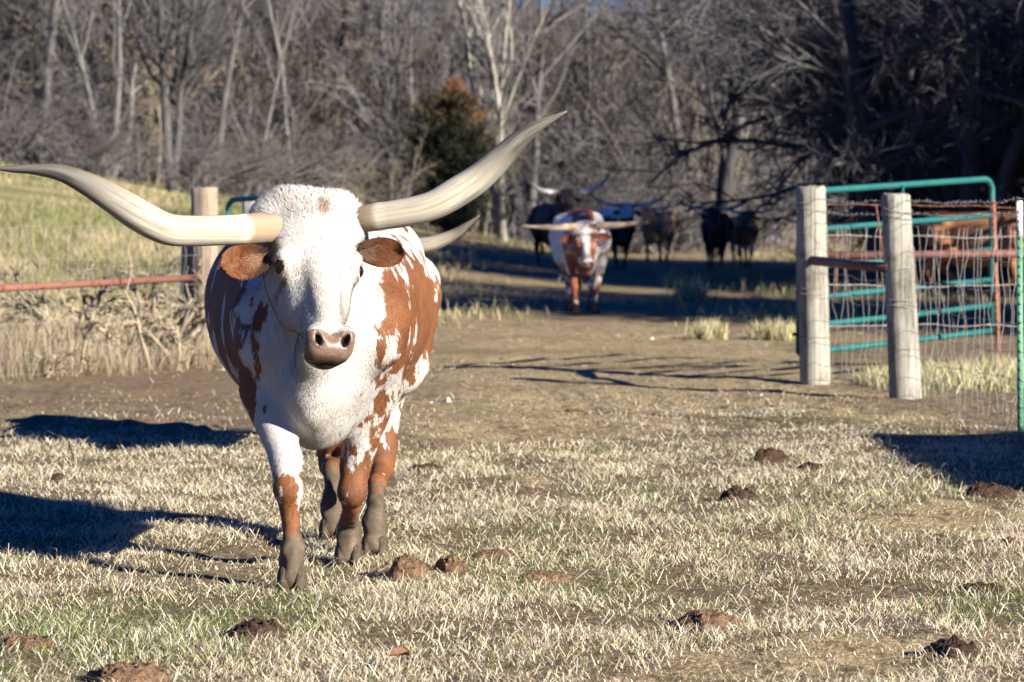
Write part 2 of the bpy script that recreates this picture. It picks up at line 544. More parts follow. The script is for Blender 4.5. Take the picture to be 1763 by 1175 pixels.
def mat_ground():
    n = Nodes('trampled_pasture')
    oc = n.coords()
    d = n.attr('dirt')
    n1 = n.noise(oc, 2.2, 6, 0.65)
    n2 = n.noise(oc, 21, 6, 0.72)
    n3 = n.noise(n.mapping(oc, (1, 0.5, 1)), 60, 4, 0.7)
    soil = n.ramp(n.math('ADD', n.math('MULTIPLY', n1, 0.45), n.math('MULTIPLY', n2, 0.55)),
                  [(0.30, (0.085, 0.058, 0.036)), (0.44, (0.185, 0.135, 0.075)), (0.55, (0.315, 0.25, 0.135)), (0.70, (0.44, 0.365, 0.205))])
    litter = n.ramp(n3, [(0.48, (0.20, 0.145, 0.08)), (0.60, (0.50, 0.42, 0.25))])
    lm = n.map(n.math('ADD', n.math('MULTIPLY', n3, n.noise(oc, 0.9, 4, 0.6)), n.math('MULTIPLY', n.attr('litter'), 0.06)), 0.24, 0.36)
    soil = n.mix(lm, soil, litter)
    soil = n.mix(n.map(n.attr('litter'), 0.0, 1.0, 0.62, 0.0), soil, (0.105, 0.078, 0.06))
    turf = n.noise(n.mapping(oc, (1, 0.7, 1)), 1.1, 4, 0.65)
    soil = n.mix(n.map(turf, 0.52, 0.66, 0.0, 0.5), soil, (0.22, 0.205, 0.085))
    clod = n.noise(n.mapping(oc, (1, 0.6, 1)), 9, 5, 0.75)
    soil = n.mix(n.map(clod, 0.53, 0.61, 0.0, 0.85), soil, (0.075, 0.052, 0.034))
    soil = n.mix(n.map(n.noise(oc, 0.55, 4, 0.6), 0.48, 0.62, 0.0, 0.55), soil, (0.17, 0.115, 0.07))
    thatch = n.ramp(n2, [(0.32, (0.05, 0.038, 0.022)), (0.5, (0.125, 0.095, 0.054)), (0.66, (0.27, 0.215, 0.13))])
    green = n.map(n.noise(oc, 1.4, 5, 0.65), 0.5, 0.66)
    thatch = n.mix(n.math('MULTIPLY', green, 0.3), thatch, (0.085, 0.115, 0.03))
    col = n.mix(n.map(n.math('ADD', d, n.math('MULTIPLY', n.math('SUBTRACT', n2, 0.5), 0.8)), 0.35, 0.6), thatch, soil)
    b = n.attr('bank')
    bankc = n.ramp(n.noise(n.mapping(oc, (0.35, 0.8, 1)), 1.0, 7, 0.72), [(0.34, (0.10, 0.095, 0.035)), (0.48, (0.19, 0.175, 0.075)), (0.60, (0.28, 0.245, 0.13)), (0.72, (0.35, 0.30, 0.175))])
    col = n.mix(b, col, bankc)
    h = n.math('ADD', n.math('MULTIPLY', n2, 0.7), n.math('MULTIPLY', n3, 0.4))
    n.bump(h, 0.85, 0.04)
    return n.done(col, 0.95, 0.1)
bank_a = sstep(vy, 26.5, 28.5) * sstep(-vx, 2.0, 3.2)
ground = link('ground', new_mesh('ground', np.stack([vx, vy, vz], -1), gq, mat_ground(), True, {'dirt': dm, 'bank': bank_a, 'litter': np.maximum(sstep(vx + 0.5 * med, -1.6, 0.0) * sstep(-vx - 0.4 * med, -3.0, -2.2) * sstep(-vy, -36, -33), 0.6 * (vy > 30))}))
tag(ground, 'trampled brown pasture ground with a grassy bank on the left', None, None, 'structure')

# ---------------------------------------------------------------- grass blades (nobody could count them)
def blades(name, x, y, z, L, W, lean, col, label, mat=None, cluster=None):
    N = len(x)
    a = rng.uniform(0, 2 * np.pi, N)                 # lean direction
    fa = rng.uniform(0, 2 * np.pi, N)                # facing
    ld = np.stack([np.cos(a), np.sin(a), np.zeros(N)], -1)
    sd = np.stack([np.cos(fa), np.sin(fa), np.zeros(N)], -1)
    up = np.array([0, 0, 1.0])
    base = np.stack([x, y, z - 0.004], -1)
    l1 = lean * rng.uniform(0.4, 0.8, N)
    l2 = np.minimum(lean * rng.uniform(1.0, 1.5, N), 1.75)
    d1 = ld * np.sin(l1)[:, None] + up * np.cos(l1)[:, None]
    d2 = ld * np.sin(l2)[:, None] + up * np.cos(l2)[:, None]
    mid = base + d1 * (L * 0.55)[:, None]
    tip = mid + d2 * (L * 0.45)[:, None]
    w = sd * (W * 0.5)[:, None]
    V = np.stack([base - w, base + w, mid + w * 0.75, mid - w * 0.75, tip], 1)
    k = np.arange(N)[:, None] * 5
    q = k + np.array([[0, 1, 2, 3]])
    t = k + np.array([[3, 2, 4]])
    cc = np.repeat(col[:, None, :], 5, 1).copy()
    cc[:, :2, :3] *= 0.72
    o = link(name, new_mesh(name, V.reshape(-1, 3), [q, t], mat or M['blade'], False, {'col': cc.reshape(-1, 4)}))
    return tag(o, label, None, None, 'stuff')

def ground_z(x, y):
    m = dirt_mask(x, y)
    q = np.stack([x, y, x * 0], -1)
    r = sstep(np.abs(x), 14, 5) * sstep(y, 5, 8) * sstep(-y, -60, -40)
    return g_height(x, y) + r * (0.018 * fbm(q * np.array([1.6, 1.3, 1]), 3, 2) + (1 - 0.55 * sstep(y, 20.0, 22.5)) * ((0.006 + 0.012 * m) * fbm(q * np.array([7.5, 5.5, 1]), 3, 1)
                                 + 0.022 * m * np.minimum(0, fbm(q * np.array([4.2, 3.4, 1]), 2, 3) + 0.15)))

STRAW = np.array([[0.66, 0.58, 0.41], [0.80, 0.74, 0.59], [0.54, 0.45, 0.28], [0.36, 0.275, 0.165], [0.20, 0.145, 0.09]])
GREEN = np.array([[0.12, 0.18, 0.035], [0.17, 0.22, 0.06], [0.085, 0.14, 0.03]])
def straw_cols(N, greenness, pal=STRAW, pr=(0.34, 0.24, 0.2, 0.14, 0.08)):
    i = rng.choice(len(pal), N, p=pr)
    c = pal[i] * rng.uniform(0.82, 1.12, (N, 1))
    g = rng.random(N) < greenness
    c[g] = GREEN[rng.integers(0, 3, g.sum())] * rng.uniform(0.8, 1.25, (g.sum(), 1))
    return np.concatenate([c, np.ones((N, 1))], 1)

LUMPS = [
    ('dung_pile', 'dark dung pile in pale grass, farthest back of the two pairs right of centre', 'dung', 1325, 797, 74, 30, 'dung'),
    ('dung_pile', 'small brown dung lump just right of a bigger dark pile, near the right shadow', 'dung', 1398, 812, 62, 20, 'dung'),
    ('dung_pile', 'dark rounded dung pile standing alone in pale grass right of the centre', 'dung', 1270, 866, 68, 34, 'dung'),
    ('dung_pile', 'low brown dung lump just below the tip of the right shadow', 'dung', 1592, 812, 56, 18, 'dung'),
    ('dung_pile', 'wide purplish dark dung pile at the lower edge of the right shadow', 'dung', 1705, 858, 84, 30, 'dung'),
    ('dung_pile', 'small orange brown dung lump near the right edge below the shadow', 'dung', 1738, 942, 48, 18, 'clod'),
    ('dung_pile', 'flat dark scatter of dung near the right edge, below the small orange lump', 'dung', 1690, 1020, 96, 18, 'dung'),
    ('dirt_mound', 'broad flat tan dirt mound in the lower right foreground grass', 'dirt mound', 1222, 1076, 136, 36, 'clod'),
    ('dirt_mound', 'wide dark brown dirt mound at the bottom right foreground', 'dirt mound', 1640, 1132, 118, 38, 'dung'),
    ('dung_pile', 'dark crumbling dung heap in the left foreground, below the front hoof', 'dung', 452, 1098, 112, 38, 'dung'),
    ('dirt_clod', 'sharp edged tan clay clod beside the rear hooves of the big cow', 'clod', 703, 990, 78, 46, 'clod'),
    ('dirt_clod', 'rounded brown clay clod right beside a sharp edged one near the hooves', 'clod', 776, 986, 64, 36, 'clod'),
    ('dirt_mound', 'long low strip of orange soil right of the two clay clods', 'dirt mound', 928, 1002, 116, 18, 'clod'),
    ('dirt_mound', 'thin patch of loose brown soil up behind the two clay clods', 'dirt mound', 856, 955, 120, 14, 'clod'),
    ('dung_pile', 'low dark dung lump on bare ground right of the big cow', 'dung', 732, 808, 66, 18, 'dung'),
    ('dirt_mound', 'dug up heap of brown soil at the bottom left corner', 'dirt mound', 215, 1178, 210, 44, 'clod'),
    ('dirt_mound', 'patch of loose orange soil at the left edge of the foreground', 'dirt mound', 40, 1110, 120, 34, 'clod'),
    ('dung_pile', 'small dark dung lump at the left between the two shadows', 'dung', 98, 824, 42, 14, 'dung'),
    ('dirt_clod', 'flat reddish clod on the bare ground in the middle distance', 'clod', 992, 710, 62, 14, 'clod')]
LUMP_SPOTS = [(*on_ground(q[3], q[4]), q[5] * 0.5 * on_ground(q[3], q[4])[1] / F_PX) for q in LUMPS]
def near_turf():
    xs, ys, gr, LL = [], [], [], []
    for (y0, y1, dens) in ((7.6, 10.5, 10500), (10.5, 13.5, 7600), (13.5, 17, 5000), (17, 21.5, 2800), (21.5, 26, 1100), (26, 36, 300)):
        hw = 0.172 * y1 + 0.35
        n = int(dens * (y1 - y0) * 2 * hw)
        x = rng.uniform(-hw, hw, n)
        y = rng.uniform(y0, y1, n)
        k = np.abs(x) < 0.172 * y + 0.35
        x, y = x[k], y[k]
        m = dirt_mask(x, y)
        tuft = fbm(np.stack([x * 5, y * 5, x * 0], -1), 2, 21)
        p = np.clip(1.02 - 0.93 * m, np.where((x > -1.3) & (x < 2.4), 0.20, 0.05), 1) * np.clip(0.72 + 0.6 * tuft, 0.15, 1)
        k = rng.random(len(x)) < p
        for (lx_, ly_, lr_) in LUMP_SPOTS:
            k &= ((x - lx_) ** 2 + ((y - ly_ + 0.25 * lr_) / 0.9) ** 2) > (lr_ * 0.72) ** 2
        x, y, m, tuft = x[k], y[k], m[k], tuft[k]
        gn = fbm(np.stack([x * 0.8, y * 0.6, x * 0 + 3], -1), 3, 31)
        g = np.clip(0.06 + 0.55 * sstep(gn, 0.1, 0.6), 0, 0.8) * np.where(y < 11.5, 1.0, np.where((x > 1.4) & (y > 17.5), 1.3, 0.55))
        g = np.where(y < 10.8, np.maximum(g, 0.62 * sstep(gn, -0.28, 0.2)), g)
        g = np.where((x < -0.9) & (y < 12), np.maximum(g, 0.55 * sstep(gn, -0.4, 0.1)), g)
        xs.append(x); ys.append(y); gr.append(g)
        LL.append((0.038 + 0.022 * np.clip(tuft, -1, 1)) * (1 - 0.45 * m))
    x, y, g, L = map(np.concatenate, (xs, ys, gr, LL))
    ns = int(len(x) * 0.10)                              # long loose straws lying flat
    k = rng.choice(len(x), ns, replace=False)
    N = len(x)
    L = 0.62 * L * rng.uniform(0.5, 2.0, N)
    patchy = fbm(np.stack([x * 1.7, y * 1.2, x * 0 + 8], -1), 3, 37)
    L = L * np.clip(1 + 0.45 * patchy, 0.5, 1.4)
    isg = g
    W = rng.uniform(0.0017, 0.0038, N) * (1 + 0.03 * (y - 8))
    lean = rng.uniform(0.55, 2.0, N)
    L[k] = rng.uniform(0.05, 0.12, ns)
    lean[k] = rng.uniform(1.15, 1.6, ns)
    isg = isg.copy()
    isg[k] *= 0.2
    return blades('dead_grass', x, y, ground_z(x, y), L, W, lean, straw_cols(N, isg), 'short dead straw grass with green blades covering the pasture')
near_turf()

# ---------------------------------------------------------------- implicit-surface animals
class Field:
    def __init__(self, lo, hi, h):
        self.lo, self.h = np.array(lo, float), h
        self.n = np.ceil((np.array(hi) - self.lo) / h).astype(int) + 1
        self.V = np.full(self.n, 0.25, dtype=np.float32)
        self.ax = [self.lo[i] + h * np.arange(self.n[i]) for i in range(3)]
    def region(self, lo, hi, pad):
        sl = []
        for i in range(3):
            a = int(np.clip(math.floor((lo[i] - pad - self.lo[i]) / self.h), 0, self.n[i] - 1))
            b = int(np.clip(math.ceil((hi[i] + pad - self.lo[i]) / self.h) + 1, 1, self.n[i]))
            sl.append(slice(a, b))
        X = self.ax[0][sl[0]][:, None, None].astype(np.float32)
        Y = self.ax[1][sl[1]][None, :, None].astype(np.float32)
        Z = self.ax[2][sl[2]][None, None, :].astype(np.float32)
        return tuple(sl), X, Y, Z
    def merge(self, sl, d, k):
        a = self.V[sl]
        h = np.clip(0.5 + 0.5 * (a - d) / k, 0, 1)
        self.V[sl] = a * (1 - h) + d * h - k * h * (1 - h)
    def carve(self, sl, d, k):
        a = self.V[sl]
        d = -d
        h = np.clip(0.5 - 0.5 * (a - d) / k, 0, 1)
        self.V[sl] = a * (1 - h) + d * h + k * h * (1 - h)
    def cone(self, a, b, ra, rb, k=0.03, squash=None, carve=False):
        a, b = np.array(a, float), np.array(b, float)
        r = max(ra, rb)
        sl, X, Y, Z = self.region(np.minimum(a, b) - r, np.maximum(a, b) + r, 2 * k + 0.02)
        ba = b - a
        t = np.clip(((X - a[0]) * ba[0] + (Y - a[1]) * ba[1] + (Z - a[2]) * ba[2]) / max(ba @ ba, 1e-9), 0, 1)
        dx, dy, dz = X - a[0] - t * ba[0], Y - a[1] - t * ba[1], Z - a[2] - t * ba[2]
        if squash is not None:
            dx = dx / squash
        d = np.sqrt(dx * dx + dy * dy + dz * dz) - (ra + (rb - ra) * t)
        (self.carve if carve else self.merge)(sl, d.astype(np.float32), k)
    def chain(self, pts, k=0.02):
        for p, q in zip(pts[:-1], pts[1:]):
            self.cone(p[:3], q[:3], p[3], q[3], k)
    def ell(self, c, r, k=0.03, R=None, carve=False):
        """R: rows are the local axes"""
        c, r = np.array(c, float), np.array(r, float)
        m = r.max()
        sl, X, Y, Z = self.region(c - m, c + m, 2 * k + 0.02)
        P = [X - c[0], Y - c[1], Z - c[2]]
        if R is not None:
            P = [R[i][0] * P[0] + R[i][1] * P[1] + R[i][2] * P[2] for i in range(3)]
        k0 = np.sqrt((P[0] / r[0]) ** 2 + (P[1] / r[1]) ** 2 + (P[2] / r[2]) ** 2)
        k1 = np.sqrt((P[0] / r[0] ** 2) ** 2 + (P[1] / r[1] ** 2) ** 2 + (P[2] / r[2] ** 2) ** 2) + 1e-6
        d = k0 * (k0 - 1) / k1
        (self.carve if carve else self.merge)(sl, d.astype(np.float32), k)
    def loft(self, st, O, R, k=0.03, keel=0.0):
        """st rows: s, lateral centre, depth centre, half width, half depth, exponent; R rows: lateral, along, depth axes; O origin"""
        st = np.array(st, float)
        O = np.array(O, float)
        R = np.array(R, float)
        ends = []
        for s in st:
            m = np.hypot(s[3], s[4])
            c = O + R[0] * s[1] + R[1] * s[0] + R[2] * s[2]
            ends += [c - m, c + m]
        sl, X, Y, Z = self.region(np.min(ends, 0), np.max(ends, 0), 2 * k + 0.02)
        P = [X - O[0], Y - O[1], Z - O[2]]
        a, s, dp = [R[i][0] * P[0] + R[i][1] * P[1] + R[i][2] * P[2] for i in range(3)]
        fine = spline(st, 120)
        order = np.argsort(fine[:, 0])
        fine = fine[order]
        sc = np.clip(s, fine[0, 0], fine[-1, 0])
        f = lambda j: np.interp(sc, fine[:, 0], fine[:, j]).astype(np.float32)
        cx, cz, hw, hh, e = f(1), f(2), f(3), f(4), f(5)
        if keel:
            hw = hw * (1 - keel * np.clip(-(dp - cz) / hh, 0, 1.1) ** 1.6)
        q = (np.abs((a - cx) / hw) ** e + np.abs((dp - cz) / hh) ** e) ** (1 / e)
        d = (q - 1) * np.minimum(hw, hh)
        over = np.abs(s - sc)
        d = np.where(over > 0, np.hypot(np.maximum(d, 0), over), d)
        self.merge(sl, d.astype(np.float32), k)
    def surface(self):
        """surface nets"""
        V, n = self.V, self.n
        ins = V < 0
        c = [slice(None, -1), slice(1, None)]
        cnt = np.zeros(n - 1, dtype=np.int8)
        for i in (0, 1):
            for j in (0, 1):
                for k in (0, 1):
                    cnt += ins[c[i], c[j], c[k]]
        act = (cnt > 0) & (cnt < 8)
        idx = -np.ones(n - 1, dtype=np.int64)
        cells = np.argwhere(act)
        idx[act] = np.arange(len(cells))
        acc = np.zeros((len(cells), 3))
        num = np.zeros(len(cells))
        corner = {o: V[cells[:, 0] + o[0], cells[:, 1] + o[1], cells[:, 2] + o[2]] for o in [(i, j, k) for i in (0, 1) for j in (0, 1) for k in (0, 1)]}
        for axn in range(3):
            for u in (0, 1):
                for w in (0, 1):
                    o = [u, w]
                    o.insert(axn, 0)
                    p = list(o)
                    p[axn] = 1
                    a, b = corner[tuple(o)], corner[tuple(p)]
                    m = (a < 0) != (b < 0)
                    t = np.where(m, a / np.where(m, a - b, 1), 0)
                    pos = np.array(o, float)[None].repeat(len(cells), 0)
                    pos[:, axn] = t
                    acc += pos * m[:, None]
                    num += m
        verts = self.lo + self.h * (cells + acc / num[:, None])
        faces = []
        for axn in range(3):
            A = [slice(1, -1)] * 3
            B = [slice(1, -1)] * 3
            A[axn] = slice(0, -1)
            B[axn] = slice(1, None)
            ia, ib = ins[tuple(A)], ins[tuple(B)]
            e = np.argwhere(ia != ib)
            flip = ia[tuple(e.T)]
            e = e + 1
            e[:, axn] -= 1
            u, w = [(1, 2), (2, 0), (0, 1)][axn]
            def cell(du, dw):
                q = e.copy()
                q[:, u] += du
                q[:, w] += dw
                return idx[tuple(q.T)]
            q = np.stack([cell(-1, -1), cell(0, -1), cell(0, 0), cell(-1, 0)], -1)
            q[~flip] = q[~flip][:, ::-1]
            faces.append(q)
        return verts, np.concatenate(faces)

def smooth_verts(v, f, it=2, lam=0.5):
    e = np.concatenate([f[:, [0, 1]], f[:, [1, 2]], f[:, [2, 3]], f[:, [3, 0]]])
    for _ in range(it):
        s = np.zeros_like(v)
        n = np.zeros(len(v))
        for i in range(3):
            s[:, i] = np.bincount(e[:, 0], v[e[:, 1], i], len(v)) + np.bincount(e[:, 1], v[e[:, 0], i], len(v))
        n = np.bincount(e[:, 0], minlength=len(v)) + np.bincount(e[:, 1], minlength=len(v))
        v = v + lam * (s / n[:, None] - v)
    return v

def vert_normals(v, f):
    fn = np.cross(v[f[:, 2]] - v[f[:, 0]], v[f[:, 3]] - v[f[:, 1]])
    n = np.zeros_like(v)
    for j in range(4):
        for i in range(3):
            n[:, i] += np.bincount(f[:, j], fn[:, i], len(v))
    return unit(n)

TORSO = [  # along(-y front), centre x, centre z, half width, half height, exponent
    (-0.78, -0.01, 0.82, 0.065, 0.12, 2.0), (-0.71, -0.012, 0.81, 0.155, 0.23, 2.1), (-0.60, -0.015, 0.83, 0.225, 0.32, 2.2), (-0.42, -0.015, 0.87, 0.275, 0.40, 2.2),
    (-0.15, -0.035, 0.895, 0.345, 0.39, 2.3), (0.18, -0.055, 0.905, 0.420, 0.375, 2.7), (0.46, -0.055, 0.905, 0.430, 0.375, 2.6), (0.72, -0.045, 0.95, 0.375, 0.345, 2.7),
    (0.92, -0.03, 0.99, 0.285, 0.29, 2.4), (1.02, -0.02, 1.01, 0.19, 0.22, 2.2), (1.07, 0, 1.02, 0.09, 0.12, 2.0)]
TORSO_SLIM = [(a_, 0, z_ + 0.015, w_ * 0.69, h_ * 0.93, e_) for (a_, c_, z_, w_, h_, e_) in TORSO]
HEAD = [  # along the face, half width, front surface, depth, exponent
    (-0.055, 0.075, -0.05, 0.10, 2.4), (-0.02, 0.135, -0.010, 0.19, 2.5), (0.04, 0.158, 0.018, 0.235, 2.6), (0.12, 0.155, 0.028, 0.265, 2.7), (0.20, 0.143, 0.024, 0.285, 2.7),
    (0.28, 0.110, 0.018, 0.270, 2.1), (0.36, 0.086, 0.014, 0.228, 1.95), (0.43, 0.072, 0.009, 0.178, 2.0), (0.49, 0.069, 0.002, 0.145, 2.5), (0.535, 0.071, -0.006, 0.120, 3.2), (0.562, 0.066, -0.018, 0.090, 3.2), (0.574, 0.054, -0.027, 0.066, 3.0)]

def head_frame(poll, nose, side):
    poll, nose, side = (np.array(q, float) for q in (poll, nose, side))
    ay = unit(nose - poll)
    ax = unit(side - ay * (side @ ay))
    az = np.cross(ay, ax)
    return np.stack([ax, ay, az])

FRONT = lambda s, hx, hy, kx, ky, kz: [(s * 0.175, -0.50, 0.92, 0.15), (s * 0.190, -0.43 + 0.34 * (hy + 0.42), 0.68, 0.092), (kx + s * 0.012, ky + 0.03, kz + 0.10, 0.052), (kx, ky - 0.006, kz, 0.0475),
                                       (kx * 0.75 + hx * 0.25, ky * 0.75 + hy * 0.25 + 0.01, kz * 0.72 + 0.03, 0.030), (hx, hy + 0.02, 0.135, 0.030), (hx, hy + 0.016, 0.105, 0.037), (hx, hy - 0.010, 0.035, 0.041)]
HIND = lambda s, hx, hy, kx, ky, kz: [(s * 0.20, 0.72, 0.96, 0.20), (s * 0.215, 0.52, 0.72, 0.135), (s * 0.17, 0.74, 0.60, 0.085), (kx, ky, kz, 0.055), (kx, ky - 0.015, kz - 0.07, 0.045),
                                      (hx * 0.6 + kx * 0.4, hy * 0.6 + ky * 0.4, 0.26, 0.031), (hx, hy + 0.02, 0.14, 0.031), (hx, hy + 0.016, 0.105, 0.038), (hx, hy - 0.010, 0.035, 0.042)]

def hoof_mesh(x, y, name='hoof'):
    mb = MB()
    for s in (-1, 1):
        rings = []
        for (z, w, yb, yf) in ((0.0, 0.030, 0.050, -0.062), (0.018, 0.030, 0.052, -0.060), (0.045, 0.027, 0.048, -0.046), (0.072, 0.024, 0.044, -0.030), (0.085, 0.012, 0.03, -0.012)):
            cy, hy = (yb + yf) / 2, (yb - yf) / 2
            k = np.arange(10) / 10 * 2 * np.pi
            px = s * 0.029 + w * np.cos(k) * (1 - 0.35 * np.clip(-np.sin(k), 0, 1))
            rings.append(np.stack([x + px, y + cy + hy * np.sin(k), np.full(10, z)], -1))
        v = np.concatenate(rings)
        q = []
        for i in range(4):
            for j in range(10):
                q.append((i * 10 + j, i * 10 + (j + 1) % 10, i * 10 + 10 + (j + 1) % 10, i * 10 + 10 + j))
        v = np.concatenate([v, [[x + s * 0.029, y, 0]], [[x + s * 0.029, y + 0.01, 0.087]]])
        t = [((j + 1) % 10, j, 50) for j in range(10)] + [(40 + j, 40 + (j + 1) % 10, 51) for j in range(10)]
        v = v + 0.004 * np.stack([vnoise(v * 40, 1), vnoise(v * 40, 2), 0 * v[:, 0]], -1)
        mb.add(v, [np.array(q), np.array(t)])
    return mb.mesh(name, M['hoof'], True)

def horn_mesh(pts, mat, sides=20, n=60):
    c = spline(pts, n)
    P, R = c[:, :3], np.maximum(c[:, 3], 0.002)
    seg = np.linalg.norm(np.diff(P, axis=0), axis=1)
    t = np.concatenate([[0], np.cumsum(seg)])
    ln = t[-1]
    t = t / ln
    R = R * (1 + 0.018 * np.sin(t * ln * 2 * np.pi / 0.021) * sstep(-t, -0.19, -0.12) + 0.035 * np.exp(-((t - 0.165) / 0.012) ** 2)
             + 0.02 * vnoise(np.stack([t * 11, t * 0, t * 0], -1), 3))
    v, f = tubes(P, R, sides)
    tt = np.concatenate([np.repeat(t, sides), [0, 1]])
    ang = np.tile(np.arange(sides) / sides * 2 * np.pi, n)
    ang = np.concatenate([ang, [0, 0]])
    rail = np.stack([np.cos(ang) * 0.5, np.sin(ang) * 0.5, tt * ln * 0.30], -1)
    return new_mesh('horn', v, f, mat, True, {'t': tt, 'rest': v, 'rail': rail})

def ear_mesh(base, tip, width, face, mat, cup=0.35):
    base, tip, face = (np.array(q, float) for q in (base, tip, face))
    d = tip - base
    L = np.linalg.norm(d)
    u = d / L
    face = unit(face - u * (face @ u))
    s = np.cross(u, face)
    nu, nv = 16, 13
    V = []
    for layer in (0, 1):
        for i in range(nu):
            t = i / (nu - 1)
            w = width * 0.5 * (0.42 + 0.58 * math.sin(min(1, t / 0.55) * math.pi / 2)) * math.sqrt(max(0.0, 1 - max(0, (t - 0.5) / 0.5) ** 2.2) + 0.004)
            for j in range(nv):
                q = -1 + 2 * j / (nv - 1)
                dep = -cup * width * (1 - q * q) * (1 - 0.75 * t) - 0.012 * layer * (1 - q * q) ** 0.5 * 1.0 - 0.003 * layer
                ruf = 0.004 * math.sin(7 * t + 5 * q)
                V.append(base + u * (L * t) + s * (w * q) + face * (dep + ruf))
    V = np.array(V)
    I = np.arange(nu * nv).reshape(nu, nv)
    q = np.stack([I[:-1, :-1], I[:-1, 1:], I[1:, 1:], I[1:, :-1]], -1).reshape(-1, 4)
    J = I + nu * nv
    q2 = np.stack([J[:-1, :-1], J[1:, :-1], J[1:, 1:], J[:-1, 1:]], -1).reshape(-1, 4)
    rim = []
    loop = [(i, 0) for i in range(nu)] + [(nu - 1, j) for j in range(1, nv)] + [(i, nv - 1) for i in range(nu - 2, -1, -1)] + [(0, j) for j in range(nv - 2, 0, -1)]
    for (a, b) in zip(loop, loop[1:] + loop[:1]):
        rim.append((I[a], J[a], J[b], I[b]))
    return V, [q, q2, np.array(rim)], I.size

def uv_sphere(c, r, nu=14, nv=10):
    c = np.array(c, float)
    V, Fq = [], []
    for i in range(nv + 1):
        th = math.pi * (0.02 + 0.96 * i / nv)
        for j in range(nu):
            ph = 2 * math.pi * j / nu
            V.append(c + r * np.array([math.sin(th) * math.cos(ph), math.sin(th) * math.sin(ph), math.cos(th)]))
    for i in range(nv):
        for j in range(nu):
            Fq.append((i * nu + j, (i + 1) * nu + j, (i + 1) * nu + (j + 1) % nu, i * nu + (j + 1) % nu))
    return np.array(V), np.array(Fq)

